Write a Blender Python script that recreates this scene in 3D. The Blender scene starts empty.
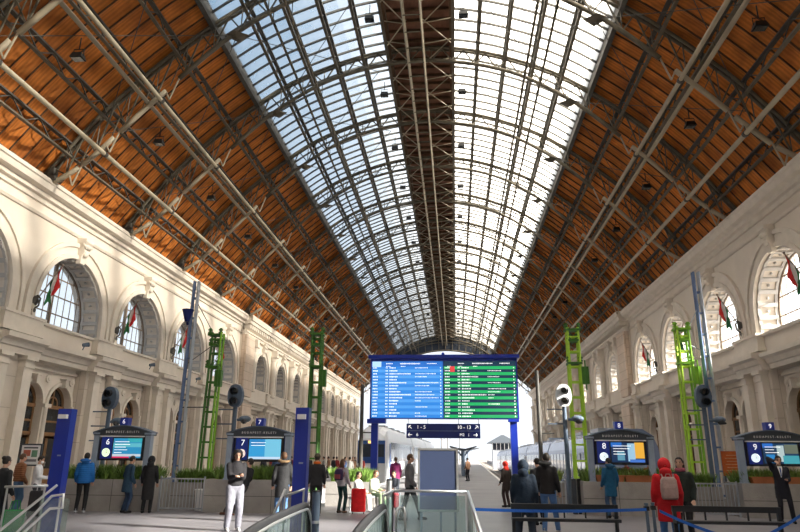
import bpy, math, random
from mathutils import Vector, Matrix
random.seed(7)
SC=bpy.context.scene; COL=SC.collection
PI=math.pi; R=math.radians
ORD=['first','second','third','fourth','fifth','sixth','seventh','eighth','ninth','tenth','eleventh','twelfth','thirteenth','fourteenth','fifteenth','sixteenth','seventeenth','eighteenth','nineteenth','twentieth']
# ---------------------------------------------------------------- materials
def nodes(m): return m.node_tree.nodes, m.node_tree.links
def mat(name,col,rough=.6,metal=0,var=.12,scale=3,bump=0,bscale=20,spec=.4,emit=None,es=1,brick=None,wave=None,stain=None):
    m=bpy.data.materials.new(name); m.use_nodes=True; N,L=nodes(m); b=N['Principled BSDF']
    b.inputs['Roughness'].default_value=rough; b.inputs['Metallic'].default_value=metal; b.inputs['Specular IOR Level'].default_value=spec
    tc=N.new('ShaderNodeTexCoord'); n=N.new('ShaderNodeTexNoise'); n.inputs['Scale'].default_value=scale; n.inputs['Detail'].default_value=6
    L.new(tc.outputs['Object'],n.inputs['Vector'])
    r=N.new('ShaderNodeValToRGB'); r.color_ramp.elements[0].position=.3; r.color_ramp.elements[1].position=.7
    r.color_ramp.elements[0].color=[c*(1-var) for c in col]+[1]; r.color_ramp.elements[1].color=[min(1,c*(1+var)) for c in col]+[1]
    L.new(n.outputs['Fac'],r.inputs['Fac']); out=r.outputs['Color']; h=n.outputs['Fac']
    if stain:
        n2=N.new('ShaderNodeTexNoise'); n2.inputs['Scale'].default_value=stain[1]; n2.inputs['Detail'].default_value=8; L.new(tc.outputs['Object'],n2.inputs['Vector'])
        r2=N.new('ShaderNodeValToRGB'); r2.color_ramp.elements[0].position=.5; r2.color_ramp.elements[1].position=.72; L.new(n2.outputs['Fac'],r2.inputs['Fac'])
        mx=N.new('ShaderNodeMixRGB'); L.new(r2.outputs['Color'],mx.inputs['Fac']); L.new(out,mx.inputs['Color1']); mx.inputs['Color2'].default_value=list(stain[0])+[1]; out=mx.outputs['Color']
    if brick:
        mp=N.new('ShaderNodeMapping'); L.new(tc.outputs['Object'],mp.inputs['Vector']); mp.inputs['Rotation'].default_value=brick.get('rot',(0,0,0))
        bk=N.new('ShaderNodeTexBrick'); L.new(mp.outputs['Vector'],bk.inputs['Vector']); bk.inputs['Scale'].default_value=1
        bk.inputs['Brick Width'].default_value=brick['w']; bk.inputs['Row Height'].default_value=brick['h']; bk.inputs['Mortar Size'].default_value=brick.get('m',.015)
        c=brick.get('mc',[v*.6 for v in col]); bk.inputs['Mortar'].default_value=list(c)+[1]
        L.new(out,bk.inputs['Color1'])
        mx=N.new('ShaderNodeMixRGB'); mx.blend_type='MULTIPLY'; mx.inputs['Fac'].default_value=1; L.new(out,mx.inputs['Color1']); k=brick.get('k',.93); mx.inputs['Color2'].default_value=(k,k,k,1)
        L.new(mx.outputs['Color'],bk.inputs['Color2']); out=bk.outputs['Color']
    if wave:
        mp=N.new('ShaderNodeMapping'); L.new(tc.outputs['Object'],mp.inputs['Vector'])
        w=N.new('ShaderNodeTexWave'); w.bands_direction=wave[0]; w.inputs['Scale'].default_value=wave[1]; w.inputs['Distortion'].default_value=wave[3] if len(wave)>3 else .3
        L.new(mp.outputs['Vector'],w.inputs['Vector']); h=w.outputs['Fac']
        if wave[2]>0:
            mx=N.new('ShaderNodeMixRGB'); mx.blend_type='MULTIPLY'; mx.inputs['Fac'].default_value=wave[2]; L.new(out,mx.inputs['Color1']); L.new(w.outputs['Color'],mx.inputs['Color2']); out=mx.outputs['Color']
    L.new(out,b.inputs['Base Color'])
    if bump:
        bp=N.new('ShaderNodeBump'); bp.inputs['Strength'].default_value=bump; bp.inputs['Distance'].default_value=.03
        if not wave:
            n3=N.new('ShaderNodeTexNoise'); n3.inputs['Scale'].default_value=bscale; n3.inputs['Detail'].default_value=5; L.new(tc.outputs['Object'],n3.inputs['Vector']); h=n3.outputs['Fac']
        L.new(h,bp.inputs['Height']); L.new(bp.outputs['Normal'],b.inputs['Normal'])
    if emit: b.inputs['Emission Color'].default_value=list(emit)+[1]; b.inputs['Emission Strength'].default_value=es
    return m
def glass(name,tint,diff,gl=.06,dcol=(.9,.93,.95)):
    m=bpy.data.materials.new(name); m.use_nodes=True; N,L=nodes(m); N.remove(N['Principled BSDF']); o=N['Material Output']
    t=N.new('ShaderNodeBsdfTransparent'); t.inputs[0].default_value=list(tint)+[1]
    d=N.new('ShaderNodeBsdfTranslucent'); d.inputs[0].default_value=list(dcol)+[1]
    g=N.new('ShaderNodeBsdfGlossy'); g.inputs['Roughness'].default_value=.08
    n=N.new('ShaderNodeTexNoise'); n.inputs['Scale'].default_value=1.2; tc=N.new('ShaderNodeTexCoord'); L.new(tc.outputs['Object'],n.inputs['Vector'])
    mr=N.new('ShaderNodeMapRange'); mr.inputs['To Min'].default_value=diff*.7; mr.inputs['To Max'].default_value=diff*1.3; L.new(n.outputs['Fac'],mr.inputs['Value'])
    a=N.new('ShaderNodeMixShader'); L.new(mr.outputs[0],a.inputs[0]); L.new(t.outputs[0],a.inputs[1]); L.new(d.outputs[0],a.inputs[2])
    c=N.new('ShaderNodeMixShader'); c.inputs[0].default_value=gl; L.new(a.outputs[0],c.inputs[1]); L.new(g.outputs[0],c.inputs[2])
    L.new(c.outputs[0],o.inputs['Surface']); return m
def screen(name,col,s=1): return mat(name,(.02,.02,.03),rough=.25,emit=col,es=s,var=0)
M={}
M['stone']=mat('stone plaster',(.74,.665,.575),.85,var=.06,scale=.7,bump=.15,bscale=9,stain=((.66,.58,.49),.35))
M['stone_trim']=mat('dressed stone',(.75,.68,.59),.8,var=.07,scale=1.5,bump=.2,bscale=14)
M['stone_block']=mat('stone ashlar blocks',(.70,.62,.53),.85,var=.07,scale=1.2,bump=.15,brick=dict(w=1.6,h=.45,rot=(PI/2,0,PI/2),m=.02,mc=(.5,.43,.35),k=.96))
M['rust']=mat('rusticated brick stone',(.70,.57,.46),.85,var=.08,scale=1.2,bump=.15,brick=dict(w=.9,h=.33,rot=(PI/2,0,PI/2),m=.03,mc=(.5,.38,.28),k=.92))
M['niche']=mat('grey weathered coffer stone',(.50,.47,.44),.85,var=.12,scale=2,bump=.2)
M['wood_roof']=mat('orange timber boarding',(.62,.20,.032),.7,var=.3,scale=.8,bump=.2,wave=('Y',1.6,.25,1.5),stain=((.34,.10,.018),.45))
M['ridge_wood']=mat('dark ridge boarding',(.24,.11,.07),.8,var=.25,scale=1.5,wave=('X',3.5,.3,.6))
M['rafter']=mat('dark timber rafter',(.10,.055,.03),.8,var=.2)
M['steel']=mat('dusty olive painted steel',(.13,.112,.08),.55,var=.2,scale=2,bump=.1)
M['steel_dark']=mat('dark grime steel',(.085,.08,.07),.6,var=.25,scale=2)
M['steel_pale']=mat('pale cream painted pipe',(.38,.33,.24),.5,var=.12,scale=1)
M['floor']=mat('grey stone paving',(.22,.21,.23),.42,var=.1,scale=1.5,bump=.1,bscale=30,brick=dict(w=1.2,h=1.2,m=.012,mc=(.22,.21,.22),k=.93),stain=((.20,.19,.205),.6))
M['asphalt']=mat('pale platform asphalt',(.27,.265,.28),.6,var=.1,scale=.8,bump=.15,stain=((.2,.2,.21),.4))
M['ballast']=mat('brown track ballast',(.22,.19,.17),.9,var=.3,scale=14,bump=.8,bscale=40)
M['rail']=mat('rusty steel rail',(.25,.2,.17),.35,metal=.8)
M['kerb']=mat('white platform edge',(.8,.8,.78),.7)
M['concrete']=mat('rough concrete planter',(.36,.34,.32),.85,var=.12,scale=3,bump=.35,bscale=25,stain=((.27,.25,.24),1.5))
M['grass']=mat('planter grass',(.16,.27,.05),.7,var=.5,scale=6)
M['grassy']=mat('yellow green planter grass',(.34,.42,.08),.7,var=.4,scale=6)
M['terra']=mat('terracotta trough',(.42,.15,.06),.8)
M['soil']=mat('dark soil',(.06,.045,.03),.95)
M['blue']=mat('royal blue enamel',(.012,.035,.36),.3,var=.06,spec=.5)
M['blue2']=mat('dark blue enamel',(.01,.022,.15),.3,var=.06)
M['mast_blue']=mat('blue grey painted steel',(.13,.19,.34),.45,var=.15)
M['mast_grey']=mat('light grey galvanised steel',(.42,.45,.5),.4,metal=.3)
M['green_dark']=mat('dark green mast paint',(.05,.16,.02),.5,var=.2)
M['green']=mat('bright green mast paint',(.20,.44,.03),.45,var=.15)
M['lime']=mat('yellow green mast paint',(.42,.68,.05),.45,var=.12)
M['sig']=mat('grey blue signal casing',(.10,.14,.2),.5,var=.15)
M['sigw']=mat('white signal board',(.75,.77,.8),.5)
M['black']=mat('black rubber',(.015,.015,.017),.5)
M['bench']=mat('black bench metal',(.02,.023,.028),.4)
M['chrome']=mat('brushed stainless steel',(.62,.64,.66),.28,metal=.9,var=.05)
M['kiosk']=mat('slate blue kiosk steel',(.10,.14,.20),.5,var=.1)
M['kroof']=mat('dark grey kiosk gable',(.05,.06,.075),.5,var=.15)
M['kpost']=mat('pale blue kiosk post',(.30,.37,.47),.4,metal=.2,var=.1)
M['white']=mat('white paint',(.85,.85,.85),.5,var=.03)
M['text']=mat('white lettering',(.9,.9,.9),.5,var=0,emit=(1,1,1),es=.7)
M['greypanel']=mat('slate blue sign back',(.028,.042,.095),.6,var=.06)
M['door']=mat('brown varnished timber door',(.27,.14,.06),.5,var=.25,scale=3)
M['doorglass']=mat('dark interior glass',(.03,.035,.04),.1,spec=.8)
M['dsign']=mat('black enamel sign',(.012,.012,.012),.4)
M['train_white']=mat('white train body',(.75,.78,.83),.3,var=.04)
M['train_silver']=mat('silver blue train body',(.28,.34,.52),.25,metal=.3,var=.06)
M['train_blue']=mat('train blue front',(.02,.08,.28),.3,var=.05)
M['train_glass']=mat('tinted train glass',(.03,.04,.06),.08,spec=.8)
M['under']=mat('dark underframe',(.03,.03,.035),.8)
M['lampglow']=screen('warm headlamp',(1,.55,.15),2)
M['lamp']=mat('black floodlight',(.01,.01,.01),.5)
M['skin']=mat('skin',(.58,.34,.24),.55,var=.05)
M['hair']=mat('dark hair',(.02,.014,.01),.6,var=.3,scale=30)
M['hairb']=mat('brown hair',(.10,.05,.025),.6,var=.3,scale=30)
M['eye']=mat('eye',(.03,.02,.02),.2)
M['lips']=mat('lips',(.35,.12,.1),.5)
M['win']=glass('window glass',(.93,.97,1),.12)
M['sky']=glass('skylight glass',(.88,.93,.97),.28,.04,(.9,.9,.9))
M['skyr']=glass('brightened right skylight glass',(.93,.93,.91),.72,.03,(.97,.95,.91))  # right skylight half: diffusion raised to whiten the panes and brighten the left side
M['balu']=glass('green tinted balustrade glass',(.80,.90,.88),.10,.10)
M['winframe']=mat('brown window frame',(.22,.16,.11),.6)
M['red']=mat('flag red',(.65,.03,.03),.8); M['fwhite']=mat('flag white',(.8,.8,.78),.8); M['fgreen']=mat('flag green',(.03,.2,.07),.8)
_cl={}
def cloth(rgb,puff=False):
    k=(rgb,puff)
    if k not in _cl: _cl[k]=mat('cloth %d'%len(_cl),rgb,.8,var=.15,scale=8,bump=.5 if not puff else .4,bscale=14,wave=('Z',5.5,.1,.8) if puff else None)
    return _cl[k]
# ---------------------------------------------------------------- mesh builder
class MB:
    def __init__(s): s.v=[];s.f=[];s.m=[]
    def add(s,vs,fs,mi=0):
        o=len(s.v); s.v+= [tuple(v) for v in vs]; s.f+=[tuple(i+o for i in f) for f in fs]; s.m+=[mi]*len(fs)
    def quad(s,a,b,c,d,mi=0): s.add([a,b,c,d],[(0,1,2,3)],mi)
    def box(s,c,d,rz=0,mi=0,rx=0):
        x,y,z=[k/2 for k in d]; vs=[Vector((i*x,j*y,k*z)) for k in(-1,1) for j in(-1,1) for i in(-1,1)]
        mt=Matrix.Rotation(rz,3,'Z')@Matrix.Rotation(rx,3,'X'); vs=[mt@v+Vector(c) for v in vs]
        s.add(vs,[(0,2,3,1),(4,5,7,6),(0,1,5,4),(2,6,7,3),(0,4,6,2),(1,3,7,5)],mi)
    def bx(s,x0,x1,y0,y1,z0,z1,mi=0): s.box(((x0+x1)/2,(y0+y1)/2,(z0+z1)/2),(abs(x1-x0),abs(y1-y0),abs(z1-z0)),0,mi)
    def tube(s,p0,p1,r,n=8,r1=None,mi=0,cap=True):
        p0=Vector(p0);p1=Vector(p1);d=(p1-p0)
        if d.length<1e-6:return
        d.normalize(); a=d.orthogonal().normalized() if abs(d.z)>.99 else d.cross(Vector((0,0,1))).normalized(); b=d.cross(a); r1=r if r1 is None else r1
        if n==4: ph=PI/4
        else: ph=0
        vs=[p0+(a*math.cos(t)+b*math.sin(t))*r for t in [2*PI*i/n+ph for i in range(n)]]+[p1+(a*math.cos(t)+b*math.sin(t))*r1 for t in [2*PI*i/n+ph for i in range(n)]]
        fs=[(i,(i+1)%n,n+(i+1)%n,n+i) for i in range(n)]
        if cap: fs+=[tuple(range(n))[::-1],tuple(range(n,2*n))]
        s.add(vs,fs,mi)
    def path(s,pts,r,n=8,mi=0,cap=True):
        pts=[Vector(p) for p in pts]; rings=[]; N=len(pts)
        rr=r if isinstance(r,(list,tuple)) else [r]*N
        t0=(pts[1]-pts[0]).normalized(); a=t0.orthogonal().normalized() if abs(t0.z)>.99 else t0.cross(Vector((0,0,1))).normalized()
        vs=[]
        for i,p in enumerate(pts):
            t=(pts[min(i+1,N-1)]-pts[max(i-1,0)]).normalized(); a=(a-t*a.dot(t)).normalized(); b=t.cross(a)
            vs+=[p+(a*math.cos(q)+b*math.sin(q))*rr[i] for q in [2*PI*k/n for k in range(n)]]
        fs=[(i*n+k,i*n+(k+1)%n,(i+1)*n+(k+1)%n,(i+1)*n+k) for i in range(N-1) for k in range(n)]
        if cap: fs+=[tuple(range(n))[::-1],tuple(range((N-1)*n,N*n))]
        s.add(vs,fs,mi)
    def ell(s,c,r,nu=12,nv=8,mat3=None,mi=0,half=None):
        vs=[];fs=[];c=Vector(c)
        for j in range(nv+1):
            ph=-PI/2+PI*j/nv
            for i in range(nu):
                t=2*PI*i/nu; v=Vector((r[0]*math.cos(ph)*math.cos(t),r[1]*math.cos(ph)*math.sin(t),r[2]*math.sin(ph)))
                if mat3: v=mat3@v
                vs.append(c+v)
        for j in range(nv):
            for i in range(nu): fs.append((j*nu+i,j*nu+(i+1)%nu,(j+1)*nu+(i+1)%nu,(j+1)*nu+i))
        s.add(vs,fs,mi)
    def cap(s,p0,p1,r0,r1,n=10):   # capsule
        p0=Vector(p0);p1=Vector(p1);d=p1-p0;l=d.length;d.normalize()
        pts=[];rr=[]
        for k in range(4):
            a=PI/2*k/4+.15; pts.append(p0-d*r0*math.cos(a)); rr.append(max(.002,r0*math.sin(a)))
        pts+= [p0,p1]; rr+=[r0,r1]
        for k in range(3,-1,-1):
            a=PI/2*k/4+.15; pts.append(p1+d*r1*math.cos(a)); rr.append(max(.002,r1*math.sin(a)))
        s.path(pts,rr,n)
    def loft(s,rings,mi=0,cap=True):
        n=len(rings[0]); vs=[p for r in rings for p in r]; m=len(rings)
        fs=[(i*n+k,i*n+(k+1)%n,(i+1)*n+(k+1)%n,(i+1)*n+k) for i in range(m-1) for k in range(n)]
        if cap: fs+=[tuple(range(n))[::-1],tuple(range((m-1)*n,m*n))]
        s.add(vs,fs,mi)
    def build(s,name,m,parent=None,smooth=False,loc=None):
        me=bpy.data.meshes.new(name); me.from_pydata(s.v,[],s.f)
        ms=m if isinstance(m,(list,tuple)) else [m]
        for q in ms: me.materials.append(q)
        if len(ms)>1: me.polygons.foreach_set('material_index',s.m)
        if smooth: me.polygons.foreach_set('use_smooth',[True]*len(me.polygons))
        me.update(); o=bpy.data.objects.new(name,me); COL.objects.link(o)
        if parent: o.parent=parent
        if loc: o.location=loc
        return o
def tag(o,label=None,cat=None,group=None,kind=None):
    if label:o['label']=label
    if cat:o['category']=cat
    if group:o['group']=group
    if kind:o['kind']=kind
    return o
def thing(name,label,cat,loc=(0,0,0),rz=0,group=None):
    o=bpy.data.objects.new(name,None); COL.objects.link(o); o.location=loc; o.rotation_euler=(0,0,rz); o.empty_display_size=.2
    return tag(o,label,cat,group)
def struct(name,mb,m,parent=None,**k):
    o=mb.build(name,m,parent,**k); o['kind']='structure'; return o
def copy_tree(o,parent=None):
    c=o.copy(); COL.objects.link(c); c.parent=parent
    for ch in list(o.children): copy_tree(ch,c)
    return c
def text(body,size,name,m,parent,loc,rot=(PI/2,0,0),ext=.004,align='CENTER'):
    cu=bpy.data.curves.new(name,'FONT'); cu.body=body; cu.size=size; cu.extrude=ext; cu.align_x=align; cu.align_y='CENTER'; cu.resolution_u=3
    t=bpy.data.objects.new(name+'_tmp',cu); COL.objects.link(t); dg=bpy.context.evaluated_depsgraph_get(); me=bpy.data.meshes.new_from_object(t.evaluated_get(dg))
    bpy.data.objects.remove(t); me.materials.clear(); me.materials.append(m)
    o=bpy.data.objects.new(name,me); COL.objects.link(o); o.parent=parent; o.location=loc; o.rotation_euler=rot; return o
# ---------------------------------------------------------------- layout numbers
XL,XR,AX=-23.0,18.05,-2.1
B=8.8; WC0=35.7; Y0=WC0-6.5*B; Y1=155.0      # bay, first window centre, hall ends
PAV0,PAV1=66.4,98.0
TR0=39.8
PROF=[(0,30.5),(2.4,30.3),(4.6,29.85),(6.8,29.1),(9.3,28.0),(11.7,26.4),(15,23.6),(18,20.4),(20.8,16.6)]
LOW=[(0,29.2),(2.4,28.95),(4.6,28.5),(7.0,27.65),(9.2,26.35),(11.2,24.85),(13.5,22.6),(15.3,20.8),(17.3,18.6),(18.6,17.3),(20.0,16.35)]
def interp(T,x):
    x=abs(x)
    for i in range(len(T)-1):
        if x<=T[i+1][0]:
            a=T[max(i-1,0)];b=T[i];c=T[i+1];d=T[min(i+2,len(T)-1)]
            if i==0: a=(-T[1][0],T[1][1])
            t=(x-b[0])/(c[0]-b[0]); m0=(c[1]-a[1])/(c[0]-a[0])*(c[0]-b[0]); m1=((d[1]-b[1])/(d[0]-b[0])*(c[0]-b[0])) if d is not c else (c[1]-b[1])
            return (2*t**3-3*t*t+1)*b[1]+(t**3-2*t*t+t)*m0+(-2*t**3+3*t*t)*c[1]+(t**3-t*t)*m1
    return T[-1][1]
P_=lambda x:interp(PROF,x)
Q_=lambda x:interp(LOW,x)
# ================================================================ SETTING
def W(s,d,y,z): return ((XL+d) if s=='left' else (XR-d),y,z)
def arcpts(yc,r,zs,n=20): return [(yc-r*math.cos(PI*i/n),zs+r*math.sin(PI*i/n)) for i in range(n+1)]
def arch_panel(mb,s,y0,y1,z0,z1,ops,d,depth,n=20,mi_r=0):
    y=y0
    for (yc,h,zb,zs) in sorted(ops):
        mb.quad(W(s,d,y,z0),W(s,d,yc-h,z0),W(s,d,yc-h,z1),W(s,d,y,z1))
        if zb>z0: mb.quad(W(s,d,yc-h,z0),W(s,d,yc+h,z0),W(s,d,yc+h,zb),W(s,d,yc-h,zb))
        A=arcpts(yc,h,zs,n)
        for a,b in zip(A,A[1:]): mb.quad(W(s,d,a[0],a[1]),W(s,d,b[0],b[1]),W(s,d,b[0],z1),W(s,d,a[0],z1))
        A=[(yc-h,zb)]+A+[(yc+h,zb)]
        for a,b in zip(A,A[1:]): mb.quad(W(s,d,*a),W(s,d,*b),W(s,d-depth,*b),W(s,d-depth,*a),mi_r)
        mb.quad(W(s,d,yc-h,zb),W(s,d,yc+h,zb),W(s,d-depth,yc+h,zb),W(s,d-depth,yc-h,zb))
        y=yc+h
    mb.quad(W(s,d,y,z0),W(s,d,y1,z0),W(s,d,y1,z1),W(s,d,y,z1))
def arch_ring(mb,s,yc,r0,r1,zs,zb,d0,d1,n=20):
    A=[(yc-r0,zb)]+arcpts(yc,r0,zs,n)+[(yc+r0,zb)]; C=[(yc-r1,zb)]+arcpts(yc,r1,zs,n)+[(yc+r1,zb)]
    for i in range(len(A)-1):
        a,b,c,e=A[i],A[i+1],C[i+1],C[i]
        mb.quad(W(s,d1,*a),W(s,d1,*b),W(s,d1,*c),W(s,d1,*e)); mb.quad(W(s,d0,*a),W(s,d0,*b),W(s,d1,*b),W(s,d1,*a)); mb.quad(W(s,d0,*e),W(s,d0,*c),W(s,d1,*c),W(s,d1,*e))
def wbox(mb,s,d0,d1,y0,y1,z0,z1,mi=0):
    a=W(s,d0,y0,z0);b=W(s,d1,y1,z1); mb.bx(min(a[0],b[0]),max(a[0],b[0]),y0,y1,z0,z1,mi)
def extr(mb,s,prof,y0,y1,mi=0):
    mb.loft([[W(s,d,y,z) for d,z in prof] for y in (y0,y1)],mi)
HW,SILL,SPR=3.3,8.75,9.85
big=[WC0+B*k for k in range(-6,4)]
pavw=[73.8,82.6,91.4]
arcw=[102.6+8.8*k for k in range(6)]
DS,DR,DZ=1.38,1.12,4.5
WIN=[0]; DOOR=[0]; TRIM=[0]
def trim(mb,m): TRIM[0]+=1; return struct('trim_%d'%TRIM[0],mb,m)
for s in ('left','right'):
    if s=='right': pavw=[73.6,81.8,90.8]
    mb=MB()
    arch_panel(mb,s,Y0,PAV0,7.4,16.6,[(c,HW,SILL,SPR) for c in big],0,1.35)
    arch_panel(mb,s,PAV0,PAV1,7.4,16.6,[(c,2.15,9.0,11.0) for c in pavw],.2,1.3)
    arch_panel(mb,s,PAV1,Y1,7.4,16.6,[(c,2.2,8.9,10.7) for c in arcw],0,1.3)
    # lower storey: recessed bays with paired arches, piers flush
    ops=[]
    for c in big+pavw+arcw: ops+= [(c-DS,DR,0,DZ),(c+DS,DR,0,DZ)]
    arch_panel(mb,s,Y0,Y1,0,7.4,ops,-.7,.45,n=14)
    wbox(mb,s,-.7,0,Y0,Y1,7.0,7.4)
    wbox(mb,s,-1.75,-1.4,Y0,Y1,0,8.7)           # outer skin below the sills
    piers=[c+B/2 for c in big[:-1]]+[Y0+.5]
    wbox(mb,s,-.2,.2,PAV0,PAV0+.4,7.4,16.6); wbox(mb,s,-.2,.2,PAV1-.4,PAV1,7.4,16.6)
    wall=struct('wall_'+s,mb,M['stone'])
    # outer face so the masonry is solid
    ob=MB(); arch_panel(ob,s,Y0,Y1,8.7,16.6,[(c,HW,SILL,SPR) for c in big]+[(c,2.15,9.0,11.0) for c in pavw]+[(c,2.2,8.9,10.7) for c in arcw],-1.75,-.35); struct('masonry_back',ob,M['stone_block'],wall)
    # piers
    pm=MB(); pl=MB(); cap=MB()
    pc=[WC0-6*B-B/2+1.0]+[c+B/2 for c in big]+[c+4.4 for c in pavw]+[c+4.4 for c in arcw]
    for i,c in enumerate(pc):
        hw=1.7 if i else 1.0
        base=.2 if PAV0<c<PAV1 else 0
        wbox(pm,s,-.7,base,max(Y0,c-hw),min(c+hw,Y1),0,7.4)
        for q in (-1.0,1.0):
            if abs(c-Y1)<1.5: continue
            wbox(pl,s,base,base+.38,c+q-.36,c+q+.36,.9,6.1); wbox(pl,s,base,base+.48,c+q-.44,c+q+.44,0,.9)
            wbox(cap,s,base,base+.46,c+q-.4,c+q+.4,6.1,6.22); wbox(cap,s,base,base+.42,c+q-.36,c+q+.36,6.22,6.5); wbox(cap,s,base,base+.56,c+q-.48,c+q+.48,6.5,6.7)
    struct('pier',pm,M['stone_block'],wall)
    trim(pl,M['stone_trim']); trim(cap,M['stone_trim'])
    # ledge between storeys, running straight and breaking forward over piers
    lm=MB(); LP=[(-.7,6.7),(-.02,6.75),(.02,7.0),(.12,7.05),(.22,7.3),(.5,7.4),(.52,7.62),(0,7.75),(-.7,7.75)]
    extr(lm,s,LP,Y0,Y1)
    for c in pc:
        extr(lm,s,[(0,6.7),(.45,6.7),(.47,7.0),(.58,7.05),(.66,7.3),(.92,7.4),(.94,7.65),(0,7.8)],max(Y0,c-1.7),min(Y1,c+1.7))
        wbox(lm,s,0,.42,max(Y0,c-1.6),min(Y1,c+1.6),7.8,8.7); wbox(lm,s,0,.5,max(Y0,c-1.68),min(Y1,c+1.68),8.7,8.85)
        wbox(lm,s,0,.5,max(Y0,c-1.68),min(Y1,c+1.68),7.8,8.0)
    extr(lm,s,[(0,8.62),(.16,8.65),(.16,8.8),(0,8.84)],Y0,Y1)
    trim(lm,M['stone_trim'])
    # main cornice and frieze
    cm=MB()
    extr(cm,s,[(0,14.45),(.1,14.47),(.18,14.6),(0,14.68)],Y0,PAV0)
    extr(cm,s,[(0,15.2),(.12,15.22),(.16,15.45),(.35,15.5),(.38,15.7),(.7,15.8),(.78,16.1),(.86,16.15),(.86,16.35),(0,16.4)],Y0,PAV0)
    extr(cm,s,[(0,15.2),(.12,15.22),(.16,15.45),(.35,15.5),(.38,15.7),(.7,15.8),(.78,16.1),(.86,16.15),(.86,16.35),(0,16.4)],PAV1,Y1)
    extr(cm,s,[(0,14.45),(.1,14.47),(.18,14.6),(0,14.68)],PAV1,Y1)
    extr(cm,s,[(0,15.4),(1.0,15.5),(1.08,15.8),(1.2,15.85),(1.25,16.4),(0,16.5)],PAV0,PAV1)
    extr(cm,s,[(0,14.3),(.5,14.3),(.55,14.55),(.68,14.6),(.68,14.75),(0,14.8)],PAV0,PAV1)
    y=PAV0+.3
    while y<PAV1-.2: wbox(cm,s,.2,.95,y,y+.28,15.02,15.42); y+=.72
    trim(cm,M['stone_trim'])
    # pavilion corner piers and attached columns
    rm=MB()
    for a,b in ((PAV0,PAV0+2.9),(PAV1-2.9,PAV1)):
        wbox(rm,s,.2,.75,a,b,7.8,14.3); wbox(rm,s,.2,.85,a-.1,b+.1,0,7.0)
    trim(rm,M['rust'])
    vm=MB()
    for c in [70.1,78.2,87.0,95.1]:
        for z0,z1,r0,r1 in ((8.8,12.9,.36,.31),):
            vm.tube(W(s,.45,c,z0),W(s,.45,c,z1),r0,16,r1); vm.tube(W(s,.45,c,8.5),W(s,.45,c,8.8),.45,16); vm.tube(W(s,.45,c,z1),W(s,.45,c,z1+.5),.32,12,.5)
        wbox(vm,s,.2,1.0,c-.5,c+.5,13.4,13.6); wbox(vm,s,.2,.95,c-.3,c+.3,13.6,14.3)
    trim(vm,M['stone_trim'])
    if True:
        vm=MB()
        for c in [98.6+8.8*k for k in range(1,7)]:
            c=c-.4
            for q in (-.9,.9):
                vm.tube(W(s,.3,c+q,8.9),W(s,.3,c+q,12.4),.28,12,.24); vm.tube(W(s,.3,c+q,12.4),W(s,.3,c+q,12.8),.26,12,.42)
            wbox(vm,s,0,.75,c-1.5,c+1.5,12.8,13.0)
        trim(vm,M['stone_trim'])
    # archivolts, keystones, roundels
    def rings(c,r,zs,zb,kz,base):
        a=MB()
        arch_ring(a,s,c,r,r+.28,zs,zb,base,base+.16); arch_ring(a,s,c,r+.28,r+.72,zs,zb,base,base+.07); arch_ring(a,s,c,r+.72,r+.98,zs,zb,base,base+.18)
        t=trim(a,M['stone_trim'])
        k=MB(); zt=zs+r
        k.loft([[W(s,base+p,c-w,z),W(s,base+p,c+w,z),W(s,base,c+w,z),W(s,base,c-w,z)] for z,w,p in ((zt-.25,.22,.3),(zt+.2,.26,.34),(zt+.5,.3,.5),(zt+.85,.34,.42),(zt+1.1,.4,.62),(zt+1.3,.42,.6))])
        k.ell(W(s,base+.42,c,zt+.35),(.16,.2,.2)); k.ell(W(s,base+.5,c,zt+.8),(.18,.3,.16)); k.path([W(s,base+.4,c-.34,zt+1.0),W(s,base+.55,c-.4,zt+.8),W(s,base+.5,c-.2,zt+.7)],.07,6); k.path([W(s,base+.4,c+.34,zt+1.0),W(s,base+.55,c+.4,zt+.8),W(s,base+.5,c+.2,zt+.7)],.07,6)
        struct('keystone',k,M['stone_trim'],t,smooth=False)
    def coffers(c,r,zs,zb,base,depth):
        a=MB(); n=13
        def rib(y,z,ny,nz):   # small raised bar across the reveal
            ty,tz=-nz,ny; w=.12; h=.15
            pts=[(y+ty*w,z+tz*w),(y-ty*w,z-tz*w),(y-ty*w+ny*h,z-tz*w+nz*h),(y+ty*w+ny*h,z+tz*w+nz*h)]
            a.loft([[W(s,base-q,*p) for p in pts] for q in (.08,depth-.1)])
        L=[(c-r,zb+.1+(zs-zb-.2)*i/2,1,0) for i in range(2)]+[(c-r*math.cos(PI*i/n),zs+r*math.sin(PI*i/n),math.cos(PI*i/n),-math.sin(PI*i/n)) for i in range(n+1)]+[(c+r,zb+.1+(zs-zb-.2)*i/2,-1,0) for i in range(2)]
        for p in L: rib(*p)
        for q0,q1 in ((.06,.22),(depth-.24,depth-.08)):
            A=[(c-r,zb)]+arcpts(c,r,zs)+[(c+r,zb)];C=[(c-r+.1,zb)]+arcpts(c,r-.1,zs)+[(c+r-.1,zb)]
            for i in range(len(A)-1):
                a.quad(W(s,base-q0,*C[i]),W(s,base-q0,*C[i+1]),W(s,base-q1,*C[i+1]),W(s,base-q1,*C[i]))
                for q in (q0,q1): a.quad(W(s,base-q,*A[i]),W(s,base-q,*A[i+1]),W(s,base-q,*C[i+1]),W(s,base-q,*C[i]))
        for p,pp in zip(L,L[1:]):   # rosette in every coffer
            if len(L)<3: break
            my,mz=(p[0]+pp[0])/2,(p[1]+pp[1])/2; ny,nz=(p[2]+pp[2])/2,(p[3]+pp[3])/2
            a.ell(W(s,base-depth/2,my+ny*.03,mz+nz*.03),(.09,.09,.09),8,6)
        trim(a,M['niche'])
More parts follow.
